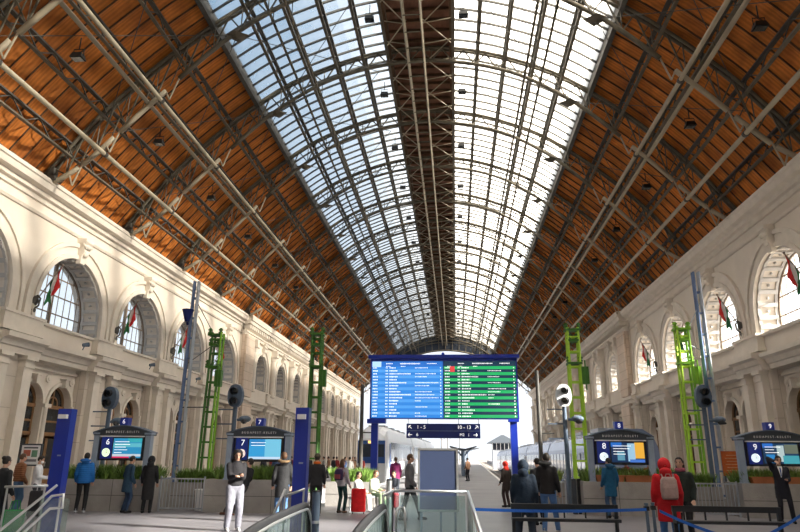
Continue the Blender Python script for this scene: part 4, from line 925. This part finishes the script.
# ---------------------------------------------------------------- departure board and hanging sign
bd=thing('departure_board','huge electronic departures board, blue half and green half, on blue posts','departure board',(-.53,30,0)); bd.scale=(.955,1,1)
m_=MB(); m_.box((0,.1,4.84),(7.15,.4,2.86)); m_.build('board_casing',M['blue'],bd)
m_=MB(); m_.box((0,.05,6.25),(7.35,.6,.16)); m_.ell((0,-.2,6.36),(.08,.08,.08)); m_.build('top_canopy',M['blue'],bd)
for px in (-3.33,3.3):
    m_=MB(); m_.box((px,.1,1.72),(.32,.3,3.44)); m_.build('post',M['blue'],bd)
    m_=MB(); m_.box((px*.97,0,3.3),(.9,.4,.2)) if px<0 else m_.box((px,0,3.35),(.5,.3,.12)); m_.build('bracket',M['blue'],bd)
rows=17; ztop=6.02; rh_=(6.02-3.46)/(rows+1.6)
sb=[screen('board blue a',(.03,.25,.76),.95),screen('board blue b',(.09,.37,.86),.95),screen('board head blue',(.02,.17,.62),.95)]
sg_=[screen('board green',(.015,.46,.13),1.0),screen('board dark',(.008,.035,.07),1.0),screen('board red',(.75,.06,.06),1.0)]
tw=mat('board letters',(.9,.9,.9),.5,var=0,emit=(1,1,1),es=.9)
for side,(x0,x1) in enumerate(((-3.5,-.02),(.02,3.5))):
    pan=MB(); pan.box(((x0+x1)/2,-.105,4.74),(x1-x0,.01,2.6)); po=pan.build('display_half',sb[2] if side==0 else sg_[1],bd)
    for ii in range(rows):
        z=ztop-rh_*1.6-rh_*(ii+.5)
        if side==1 and ii%2==1: continue
        m_=MB(); m_.box(((x0+x1)/2,-.113,z),(x1-x0-.02,.006,rh_*.98)); m_.build('timetable_row',sb[ii%2] if side==0 else sg_[0],po)
    m_=MB()
    def word(x,z,w_,h_):
        u=0
        while u<w_:
            l_=.035+.025*random.random(); m_.box((x+u+l_/2,-.119,z),(l_*.8,.004,h_*(.45+.25*random.random()))); u+=l_+.016
    W_=x1-x0
    word(x0+W_*.2,ztop-.09,.28,.07); word(x0+W_*.4,ztop-.09,.95,.09); word(x0+W_*.78,ztop-.09,.45,.07); word(x0+W_*.05,ztop-.22,.18,.05); word(x0+W_*.2,ztop-.22,.2,.05); word(x0+W_*.41,ztop-.22,.2,.05)
    lens=[.25,.35,1.0,.35,.33,.8,.42,.3,.5,1.0,.6,.4,.33,.22,.3,.5,.35] if side==0 else [.33,.22,.33,.78,.33,.45,.36,.42,.38,1.15,.55,.35,.22,.36,.6,.5,.35]
    via=[.6,0,1.0,.55,0,1.1,.65,0,.8,.9,1.1,.25,0,.6,0,.2,.5] if side==0 else [0,.6,0,.55,0,.6,0,.85,.55,.25,.25,0,.5,0,0,0,0]
    for ii in range(rows):
        z=ztop-rh_*1.6-rh_*(ii+.5); word(x0+.06,z,.2,.075); word(x0+W_*.195,z,.1,.07); word(x0+W_*.25,z,lens[ii],.085)
        if via[ii]: word(x0+W_*.61,z,via[ii],.055)
        word(x1-.13,z,.05,.075)
    m_.build('board_lettering',tw,po)
    if side==0: m_=MB(); m_.box((x0+.24,-.121,ztop-.12),(.44,.004,.26)); m_.build('bright_logo_area',screen('pale logo',(.5,.75,1),1),po)
    else: m_=MB(); m_.box((x0+.42,-.121,ztop-rh_*1.6-.13),(.24,.004,.26)); m_.build('red_marker',sg_[2],po)
hs=thing('hanging_sign','dark blue direction sign with white arrows hung beneath the departures board','sign',(-.56,30,0))
m_=MB(); m_.box((0,0,2.88),(3.35,.12,.64)); sp_=m_.build('sign_panel',M['blue2'],hs)
m_=MB(); m_.box((0,-.065,2.88),(3.35,.01,.012)); m_.build('divider_line',M['kpost'],sp_)
for x_ in (-1.6,-.7,.7,1.6): m_=MB(); m_.tube((x_,0,3.2),(x_,0,3.42),.012,6); m_.build('hanger_rod',M['steel_dark'],hs)
for s_,x_,z_,sz in (('1 - 5',-1.0,3.04,.22),('10 - 13',.95,3.04,.22),('6',-1.18,2.71,.2),('M2',.85,2.71,.17),('i',1.15,2.71,.2)): text(s_,sz,'sign_text',M['text'],sp_,(x_,-.068,z_))
def arrow(x,z,ang,L_=.17):
    m_=MB(); c,s_=math.cos(ang),math.sin(ang); T=lambda a,b:(x+a*c-b*s_,-.07,z+a*s_+b*c)
    for P4 in ([(-L_/2,-.014),(L_/2,-.014),(L_/2,.014),(-L_/2,.014)],[(L_/2,0),(L_/2-.07,.075),(L_/2-.03,.075),(L_/2+.02,0)],[(L_/2,0),(L_/2-.07,-.075),(L_/2-.03,-.075),(L_/2+.02,0)]): m_.add([T(*p) for p in P4],[(0,1,2,3)])
    m_.build('arrow_mark',M['text'],sp_)
arrow(-1.5,3.04,R(135)); arrow(1.5,3.04,R(45)); arrow(-1.5,2.71,PI); arrow(1.45,2.71,0)
# ---------------------------------------------------------------- blue pylons, bollards
def pylon(label,x,y,w,h):
    t=thing('blue_pylon',label,'pylon',(x,y,0),group='blue pylons'); m_=MB(); m_.box((0,0,h/2),(w,.22,h)); m_.build('pylon_body',M['blue'],t)
    m_=MB(); m_.box((0,-.14,h-.17),(w*.62,.1,.09)); m_.build('lamp',M['white'],t); m_=MB(); m_.box((.02,-.115,h-1.0),(.08,.01,.03)); m_.build('small_plate',M['kpost'],t)
pylon('tall royal blue pylon at the left, by the stair handrails',-8.69,14.0,.31,2.71)
pylon('tall royal blue pylon before number seven shelter, beside the escalator',-2.87,12.2,.25,2.62)
def bollard(label,x,y,h,r,m):
    t=thing('bollard',label,'bollard',(x,y,0)); m_=MB(); m_.tube((0,0,0),(0,0,h),r,20); m_.build('bollard_body',M[m],t,smooth=False); m_=MB(); m_.tube((0,0,h),(0,0,h+.03),r*1.1,20,r*.8); m_.build('bollard_cap',M['black'],t); m_=MB(); m_.tube((0,0,h-.55),(0,0,h-.5),r*1.03,20); m_.build('ring',M['chrome'],t)
bollard('dark steel bollard right of the tall blue pylon',-2.62,12.5,1.1,.075,'sig')
bollard('silver bollard left of the glass balustrade',-1.3,13.0,1.3,.055,'chrome')
# ---------------------------------------------------------------- grey back of a sign panel
pn=thing('sign_panel_back','large slate blue blank back of a panel on two legs','panel',(-.36,13.3,0))
m_=MB(); m_.box((0,0,1.32),(.72,.05,1.12)); m_.build('panel_face',M['greypanel'],pn)
m_=MB()
for a in ((0,1.895,.8,.04),(0,.745,.8,.04)): m_.box((a[0],0,a[1]),(a[2],.07,a[3]))
for e in (-1,1): m_.box((e*.38,0,1.32),(.04,.07,1.15))
m_.build('panel_frame',M['chrome'],pn)
for x_ in (-.33,.05,.33): m_=MB(); m_.box((x_,0,.37),(.04,.04,.74)); m_.build('leg',M['sig'],pn)
# ---------------------------------------------------------------- glass balustrade round the central stair
ba=thing('glass_balustrade','glass balustrade with steel handrail around the central stairwell','balustrade',(0,0,0))
def glass_run(t,a,b,h0,h1,z0=0,z1=0,posts=True,railr=.026):
    a=Vector(a);b=Vector(b); L_=(b-a).length; n=max(1,int(round(L_/1.1)))
    m_=MB(); m_.tube((a.x,a.y,h0),(b.x,b.y,h1),railr,10); m_.build('handrail',M['chrome'],t,smooth=True)
    for i in range(n):
        f0,f1=(i+.04)/n,(i+.96)/n; p=a.lerp(b,f0);q=a.lerp(b,f1); d=(b-a).normalized(); nn=Vector((-d.y,d.x,0))*.006
        hz0=h0+(h1-h0)*f0;hz1=h0+(h1-h0)*f1; zz0=z0+(z1-z0)*f0; zz1=z0+(z1-z0)*f1
        m_=MB(); m_.loft([[(p.x+nn.x,p.y+nn.y,zz0+.06),(p.x-nn.x,p.y-nn.y,zz0+.06),(p.x-nn.x,p.y-nn.y,hz0-.08),(p.x+nn.x,p.y+nn.y,hz0-.08)],[(q.x+nn.x,q.y+nn.y,zz1+.06),(q.x-nn.x,q.y-nn.y,zz1+.06),(q.x-nn.x,q.y-nn.y,hz1-.08),(q.x+nn.x,q.y+nn.y,hz1-.08)]]); m_.build('glass_pane',M['balu'],t)
    for i in range(n+1):
        p=a.lerp(b,i/n); m_=MB(); m_.box((p.x,p.y,(z0+(z1-z0)*i/n+h0+(h1-h0)*i/n)/2),(.035,.035,(h0+(h1-h0)*i/n)-(z0+(z1-z0)*i/n))); m_.build('baluster',M['chrome'],t)
glass_run(ba,(-1.22,12.9,0),(.22,12.9,0),1.12,1.12); glass_run(ba,(.22,12.9,0),(.2,4.2,0),1.12,1.1); glass_run(ba,(-1.22,12.9,0),(-1.22,11.2,0),1.12,1.12)
# inner loop rail of the stair
lp=thing('stair_loop_rail','small rounded steel loop rail inside the central glass balustrade','handrail',(0,0,0)); m_=MB(); m_.path([(-1.0,11.2,0),(-1.0,11.2,.85),(-.97,11.25,.93),(-.92,11.3,.95),(-.87,11.25,.93),(-.85,11.2,.85),(-.85,11.2,0)],.022,8); m_.build('rail_tube',M['chrome'],lp,smooth=True)
# escalator balustrades
def escal(label,x):
    t=thing('escalator_balustrade',label,'escalator',(x,0,0))
    pts=[(0,10.55,.25),(0,10.62,.55),(0,10.58,.85),(0,10.4,.99),(0,10.1,1.02),(0,9.0,1.0),(0,8.2,.97),(0,7.4,.90),(0,6.4,.70),(0,4.5,.05)]
    sm=[]
    for i in range(len(pts)-1):
        a,b=Vector(pts[i]),Vector(pts[i+1]); pa=Vector(pts[max(i-1,0)]); pb=Vector(pts[min(i+2,len(pts)-1)])
        for k_ in range(4):
            u_=k_/4; m0=(b-pa)/2; m1=(pb-a)/2; sm.append((2*u_**3-3*u_*u_+1)*a+(u_**3-2*u_*u_+u_)*m0+(-2*u_**3+3*u_*u_)*b+(u_**3-u_*u_)*m1)
    sm.append(Vector(pts[-1]))
    m_=MB(); m_.path(sm,.05,8); m_.build('rubber_handrail',M['black'],t,smooth=True)
    m_=MB(); m_.path([p+Vector((.035,0,-.055)) for p in sm],.022,6); m_.path([p+Vector((-.035,0,-.055)) for p in sm],.022,6); m_.build('steel_guide',M['chrome'],t,smooth=True)
    m_=MB()
    for a,b in zip(sm[6:],sm[7:]): m_.loft([[(-.006,a.y,a.z-.75),(.006,a.y,a.z-.75),(.006,a.y,a.z-.05),(-.006,a.y,a.z-.05)],[(-.006,b.y,b.z-.75),(.006,b.y,b.z-.75),(.006,b.y,b.z-.05),(-.006,b.y,b.z-.05)]])
    m_.build('glass_panel',M['balu'],t)
    m_=MB()
    for a,b in zip(sm[6:],sm[7:]): m_.loft([[(-.08,a.y,a.z-.98),(.08,a.y,a.z-.98),(.08,a.y,a.z-.73),(-.08,a.y,a.z-.73)],[(-.08,b.y,b.z-.98),(.08,b.y,b.z-.98),(.08,b.y,b.z-.73),(-.08,b.y,b.z-.73)]])
    m_.build('skirting',M['chrome'],t)
escal('left escalator balustrade with black handrail near the blue pylon',-2.33); escal('right escalator balustrade with black handrail by the central glass',-1.12)
# inclined rails
def hand(label,segs,r=.024,m='chrome',posts=()):
    t=thing('handrail',label,'handrail',(0,0,0))
    for s_ in segs: m_=MB(); m_.path(s_,r,8); m_.build('rail_tube',M[m],t,smooth=True)
    for p in posts: m_=MB(); m_.tube((p[0],p[1],0),p,r*.8,8); m_.build('rail_post',M[m],t)
hand('short inclined steel handrail below the second blue pylon',[[(-3.45,12,.35),(-3.09,12,1.17)],[(-3.09,12,1.05),(-2.73,12,1.17)]],posts=((-3.09,12,1.17),(-2.75,12,1.17)))
hand('upper sloping steel handrail at the left stairs',[[(-8.4,11,-.2),(-7.76,11,.45),(-6.82,11,1.23)]],posts=())
hand('middle and lower sloping steel rails of the left stairs',[[(-8.0,10.9,-.1),(-7.4,10.9,.40),(-6.82,10.9,1.06),(-6.62,10.9,1.09),(-6.60,10.9,.88),(-6.82,10.9,.86),(-7.3,10.9,.40),(-7.7,10.9,0)]],posts=((-6.66,10.9,1.05),))
hand('level steel handrail left of the blue pylon',[[(-8.6,12.2,1.13),(-7.75,12.2,1.16)]],posts=((-8.55,12.2,1.13),(-7.8,12.2,1.16)))
lg=thing('stair_glass','glass panels of the left stair balustrade','glass panel',(0,11.3,0)); 
for x_ in (-8.2,-7.6,-7.0): m_=MB(); m_.bx(x_-.27,x_+.27,-.006,.006,.02,.55 if x_<-8 else .78 if x_<-7.5 else 1.0); m_.build('glass_pane',M['balu'],lg)
# ---------------------------------------------------------------- black benches, queue tapes
def bench(label,x0,x1,y):
    t=thing('leaning_bench',label,'bench',((x0+x1)/2,y,0),group='black benches in front'); w=x1-x0
    m_=MB(); m_.box((0,0,.90),(w,.05,.10)); m_.build('back_board',M['bench'],t)
    m_=MB(); m_.box((0,-.10,.69),(w,.22,.05)); m_.build('seat',M['bench'],t)
    for i in range(5): m_=MB(); m_.box((-w/2+.2+(w-.4)*i/4,0,.77),(.025,.03,.18)); m_.build('spacer',M['bench'],t)
    for e in (-1,1): m_=MB(); m_.box((e*(w/2-.04),0,.47),(.06,.06,.94)); m_.build('leg',M['bench'],t); m_=MB(); m_.box((e*(w/2-.04),-.05,.015),(.1,.4,.03)); m_.build('foot',M['bench'],t)
bench('black metal bench left of the red coat',.98,2.88,12.5); bench('black metal bench right of the red coat',3.82,5.68,12.5)
bluet=mat('blue tape',(.01,.11,.50),.5)
def qpost(label,x,y,h=.97,lean=0):
    t=thing('queue_post',label,'queue post',(x,y,0)); m_=MB(); m_.tube((0,0,.02),(lean,0,h),.028,12); m_.tube((lean,0,h),(lean,0,h+.03),.035,12); m_.build('post_tube',M['sig'],t); m_=MB(); m_.tube((0,0,0),(0,0,.03),.17,24,.15); m_.build('post_base',M['black'],t); m_=MB(); m_.box((lean*.9,0,h-.06),(.08,.07,.07)); m_.build('tape_head',M['black'],t)
qpost('dark queue post between the two black benches',3.33,12.3); qpost('dark queue post beside its twin between the benches',3.50,12.5)
qpost('silver grey queue post at the right picture edge',6.05,12.2,.98,-.12)
def tape(label,a,b,sag):
    t=thing('barrier_tape',label,'tape',a); a=Vector(a);b=Vector(b); m_=MB(); P=[(b-a)*(i/14)-Vector((0,0,sag*4*(i/14)*(1-i/14))) for i in range(15)]
    m_.loft([[(p.x,p.y-.002,p.z-.025),(p.x,p.y+.002,p.z-.025),(p.x,p.y+.002,p.z+.025),(p.x,p.y-.002,p.z+.025)] for p in P]); m_.build('tape_band',bluet,t)
tape('blue barrier tape crossing in front of the navy hooded person',(.25,12.2,.86),(3.30,12.2,.90),.03)
tape('blue barrier tape hanging from the posts towards the right bench',(3.52,12.2,.88),(5.2,11.0,.45),.12)
tape('blue barrier tape rising to the right edge post',(4.7,11.8,.42),(5.92,12.1,.92),.05)
# ---------------------------------------------------------------- poster, orange board
po=thing('poster_stand','framed white poster on a stand behind the people at far left','poster',(-14.3,21.3,0)); m_=MB(); m_.box((0,0,1.7),(.75,.06,.72)); m_.build('frame',M['kroof'],po); m_=MB(); m_.box((0,-.035,1.7),(.66,.01,.62)); ps_=m_.build('poster_sheet',M['white'],po)
for x_,z_,w_,h_,c_ in ((-.12,1.76,.25,.2,(.5,.15,.1)),(.15,1.74,.2,.22,(.15,.3,.2)),(0,1.52,.5,.08,(.2,.2,.22)),(0,1.93,.5,.05,(.1,.1,.12))): m_=MB(); m_.box((x_,-.042,z_),(w_,.004,h_)); m_.build('printed_area',cloth(c_),ps_)
for e in (-1,1): m_=MB(); m_.box((e*.34,0,.67),(.04,.05,1.34)); m_.build('leg',M['kroof'],po)
ob=thing('orange_notice_board','orange notice board behind the right fence','notice board',(10.4,26.2,0)); m_=MB(); m_.box((0,0,1.6),(.7,.08,.9)); oo=m_.build('board',cloth((.45,.10,.02)),ob); m_=MB()
for q in range(6): m_.box((0,-.045,1.9-q*.11),(.4+.1*(q%2),.004,.02))
m_.build('printed_lines',cloth((.6,.35,.2)),oo)
for e in (-1,1): m_=MB(); m_.box((e*.3,0,.58),(.05,.06,1.16)); m_.build('leg',M['kroof'],ob)
# dark posts flanking the board
for lab,x,y,h in (('tall dark post left of the departures board',-4.75,33,5.3),('tall dark post right of the departures board',4.15,33,6.0)):
    t=thing('tall_post',lab,'post',(x,y,0)); m_=MB(); m_.tube((0,0,0),(0,0,h),.11,12,.09); m_.build('post_shaft',M['steel_dark'],t); m_=MB(); m_.box((.3,0,2.9),(.8,.06,.06)); m_.build('bracket_arm',M['steel_dark'],t)
# ---------------------------------------------------------------- trains
def coach(label,x,y0,y1,w,zb,zt,mt,front=False,cat='train',grp=None,ang=R(-1.352)):
    t=thing('railway_carriage',label,cat,(x,y0,zb),ang,grp); L_=y1-y0; H_=zt-zb
    def sec(k=1,dz=0):
        P=[(-w/2,.35),(-w/2,H_*.62),(-w/2*.97,H_*.8),(-w/2*.82,H_*.93),(-w/2*.5,H_),(w/2*.5,H_),(w/2*.82,H_*.93),(w/2*.97,H_*.8),(w/2,H_*.62),(w/2,.35)]
        return [(a*k,b if b<.5 else .35+(b-.35)*(1-dz)) for a,b in P]
    m_=MB(); st=[(0,1,0),(L_,1,0)] if not front else [(0,.86,.22),(.35,.93,.12),(1.1,.985,.03),(2.2,1,0),(L_,1,0)]
    m_.loft([[(a,yy,b) for a,b in sec(k,dz)] for yy,k,dz in st]); m_.build('carriage_body',mt,t)
    m_=MB(); m_.bx(-w/2+.15,w/2-.15,.4,L_-.4,.02,.36)
    m_.build('underframe',M['under'],t)
    for yb in (3.5,L_-3.5):
        m_=MB(); m_.bx(-w/2+.25,w/2-.25,yb-1.3,yb+1.3,.0,.3); bo_=m_.build('bogie',M['under'],t)
        for dy in (-.95,.95):
            for e in (-1,1): m_=MB(); m_.tube((e*(w/2-.35),yb+dy,.05-.0),(e*(w/2-.28),yb+dy,.05),.3,16); m_.build('wheel',M['rail'],bo_)
    for e in (-1,1):
        m_=MB(); yy=2.6 if front else 1.8
        while yy<L_-2.5: m_.bx(e*w/2-.012,e*w/2+.012,yy,yy+1.45,H_*.42,H_*.74); yy+=1.75
        m_.build('window_row',M['train_glass'],t)
        for yd in ((2.6 if front else .5),L_-1.5): m_=MB(); m_.bx(e*w/2-.015,e*w/2+.015,yd-.0 if not front else yd-.95,yd+.9 if not front else yd-.1,.4,H_*.72); m_.build('carriage_door',M['train_blue'] if front else M['sigw'],t)
    m_=MB(); yy=3
    while yy<L_-3: m_.bx(-w*.28,w*.28,yy,yy+2.2,H_-.02,H_+.16); yy+=5.5
    m_.build('roof_equipment',M['mast_grey'],t)
    if front:
        m_=MB(); m_.bx(-w/2*.80,w/2*.80,-.07,.0,H_*.50,H_*.70); m_.build('windscreen',M['train_glass'],t)
        m_=MB(); m_.bx(-w/2*.86,w/2*.86,-.05,.05,H_*.40,H_*.76); m_.build('blue_cab_front',M['train_blue'],t)
        m_=MB(); m_.bx(-.3,.3,-.09,-.05,H_*.715,H_*.755); m_.build('destination_lamp',M['lampglow'],t)
        for e in (-1,1): m_=MB(); m_.tube((e*.85,-.06,.62),(e*.85,-.1,.62),.12,14); m_.build('headlamp',M['sigw'],t)
        m_=MB(); m_.tube((0,-.05,.45),(0,-.5,.45),.12,10); m_.build('coupler',M['under'],t)
    return t
coach('white and blue train with blue cab and glowing lamp, front carriage on the left',-7.35+.0236*0,57.5,82,2.8,-.95,4.35,M['train_white'],True,grp='left train carriages')
coach('second white carriage of the left train, behind the cab',-6.75,82.8,107,2.8,-.95,4.35,M['train_white'],grp='left train carriages'); coach('third white carriage of the left train, farthest away',-6.15,107.8,132,2.8,-.95,4.35,M['train_white'],grp='left train carriages')
for i in range(6):
    y=32+i*21.5; coach('silver blue train carriage on the right, %s from the concourse'%ORD[i],7.35+.0236*y,y,y+20.8,2.8,-1.12,3.1,M['train_silver'],grp='silver train carriages')
# ---------------------------------------------------------------- platform canopies and far structures
def canopy(label,x,y,z,w,l):
    t=thing('platform_canopy',label,'platform canopy',(x,y,0)); m_=MB(); m_.loft([[(-w/2,yy,z+.35),(0,yy,z),(w/2,yy,z+.35),(w/2,yy,z+.45),(0,yy,z+.12),(-w/2,yy,z+.45)] for yy in (0,l)]); m_.build('canopy_roof',M['kroof'],t)
    for yy in (.5,l-.5): m_=MB(); m_.tube((0,yy,0),(0,yy,z+.1),.16,10); m_.build('column',M['sig'],t); m_=MB(); m_.tube((0,yy,z-.6),(w*.3,yy,z+.2),.06,6); m_.tube((0,yy,z-.6),(-w*.3,yy,z+.2),.06,6); m_.build('strut',M['sig'],t)
canopy('dark winged platform canopy far down the middle platform',.7,64,2.35,2.6,8)
canopy('second dark platform canopy, far beyond the train shed end',3.0,168,3.6,6,30)
cbn=thing('signal_cabin','distant signal cabin with wide overhanging roof beyond the shed','signal cabin',(11.7,172,0)); m_=MB(); m_.bx(-2.2,2.8,0,5,-1.3,3.6); m_.build('cabin_wall',M['mast_grey'],cbn); m_=MB(); m_.bx(-2.3,2.9,-.05,5.05,3.6,5.2); m_.build('cabin_windows',M['train_glass'],cbn)
for q in range(6): m_=MB(); m_.bx(-2.35+q*1.02,-2.2+q*1.02,-.1,.0,3.6,5.2); m_.build('window_post',M['white'],cbn)
m_=MB(); m_.loft([[(-3.6,-1.2,5.2),(4.2,-1.2,5.2),(4.2,6,5.2),(-3.6,6,5.2)],[(-3.2,-1,5.5),(3.9,-1,5.5),(3.9,5.8,5.5),(-3.2,5.8,5.5)],[(.2,2.2,7.4),(.8,2.2,7.4),(.8,2.6,7.4),(.2,2.6,7.4)]]); m_.build('cabin_roof',M['kroof'],cbn)
for i,(x,y,h) in enumerate(((-3.6,165,9),(-2.3,185,9.5),(1.2,205,10),(-9,175,10))):
    t=thing('catenary_mast','distant catenary mast beyond the shed, %s from the left'%ORD[[1,2,3,0][i]],'mast',(x,y,-1.3)); m_=MB(); m_.tube((0,0,0),(0,0,h),.16,8,.1); m_.build('mast_pole',M['steel_dark'],t); m_=MB(); m_.tube((0,0,h-1.2),(2.4,0,h-.6),.05,6); m_.tube((0,0,h-2.0),(2.4,0,h-.6),.04,6); m_.build('cantilever_arm',M['steel_dark'],t)
#P2END
# ---------------------------------------------------------------- camera, light, world
cam=bpy.data.cameras.new('camera'); co=bpy.data.objects.new('camera',cam); COL.objects.link(co); SC.camera=co
cam.sensor_width=36; cam.lens=637/800*36; cam.clip_start=.05; cam.clip_end=2000
ya,pi_,rho=R(4.95685),R(16.65005),R(.5)
f=Vector((-math.sin(ya)*math.cos(pi_),math.cos(ya)*math.cos(pi_),math.sin(pi_))); r0=Vector((math.cos(ya),math.sin(ya),0)); u0=r0.cross(f)
r=r0*math.cos(rho)+u0*math.sin(rho); u=-r0*math.sin(rho)+u0*math.cos(rho)
co.matrix_world=Matrix(((r.x,u.x,-f.x,0),(r.y,u.y,-f.y,0),(r.z,u.z,-f.z,1.75),(0,0,0,1)))
sd=Vector((.84,-.255,.375)).normalized()
sun=bpy.data.lights.new('sun','SUN'); sun.energy=28; sun.angle=R(3); sun.color=(1,.92,.80); so=bpy.data.objects.new('sun',sun); COL.objects.link(so); so.rotation_euler=sd.to_track_quat('Z','Y').to_euler(); so.location=(60,-20,60)
w=bpy.data.worlds.new('world'); SC.world=w; w.use_nodes=True; N=w.node_tree.nodes; L=w.node_tree.links; bg=N['Background']
tc=N.new('ShaderNodeTexCoord'); sp=N.new('ShaderNodeSeparateXYZ'); L.new(tc.outputs['Generated'],sp.inputs[0])
nz=N.new('ShaderNodeTexNoise'); nz.inputs['Scale'].default_value=3.5; nz.inputs['Detail'].default_value=6; L.new(tc.outputs['Generated'],nz.inputs['Vector'])
ad=N.new('ShaderNodeMath'); ad.operation='MULTIPLY_ADD'; L.new(nz.outputs['Fac'],ad.inputs[0]); ad.inputs[1].default_value=.35; L.new(sp.outputs['X'],ad.inputs[2])
cr=N.new('ShaderNodeValToRGB'); cr.color_ramp.elements[0].position=.08; cr.color_ramp.elements[1].position=.30; cr.color_ramp.elements[0].color=(.42,.70,1.0,1); cr.color_ramp.elements[1].color=(2.2,2.1,1.95,1)
L.new(ad.outputs[0],cr.inputs['Fac'])
hz=N.new('ShaderNodeMapRange'); hz.inputs['From Min'].default_value=.16; hz.inputs['From Max'].default_value=.60; hz.inputs['To Min'].default_value=1; hz.inputs['To Max'].default_value=0; L.new(sp.outputs['Z'],hz.inputs['Value'])
mx=N.new('ShaderNodeMixRGB'); L.new(hz.outputs[0],mx.inputs['Fac']); L.new(cr.outputs['Color'],mx.inputs['Color1']); hc=N.new('ShaderNodeMapRange'); hc.inputs['From Min'].default_value=.15; hc.inputs['From Max'].default_value=.6; hc.inputs['To Min'].default_value=1; hc.inputs['To Max'].default_value=2.4; L.new(sp.outputs['X'],hc.inputs['Value'])
hv=N.new('ShaderNodeVectorMath'); hv.operation='SCALE'; hv.inputs[0].default_value=(1.15,1.22,1.3); L.new(hc.outputs[0],hv.inputs['Scale']); L.new(hv.outputs[0],mx.inputs['Color2'])
sf=N.new('ShaderNodeMapRange'); sf.inputs['From Min'].default_value=-.25; sf.inputs['From Max'].default_value=.15; sf.inputs['To Min'].default_value=.66; sf.inputs['To Max'].default_value=1.0; L.new(sp.outputs['X'],sf.inputs['Value'])
m2=N.new('ShaderNodeVectorMath'); m2.operation='SCALE'; L.new(cr.outputs['Color'],m2.inputs[0]); L.new(sf.outputs[0],m2.inputs['Scale']); L.new(m2.outputs[0],mx.inputs['Color1'])
L.new(mx.outputs['Color'],bg.inputs['Color']); bg.inputs['Strength'].default_value=.85
SC.view_settings.view_transform='Standard'; SC.view_settings.look='None'; SC.view_settings.gamma=1; SC.view_settings.exposure=.2; SC.view_settings.use_curve_mapping=False
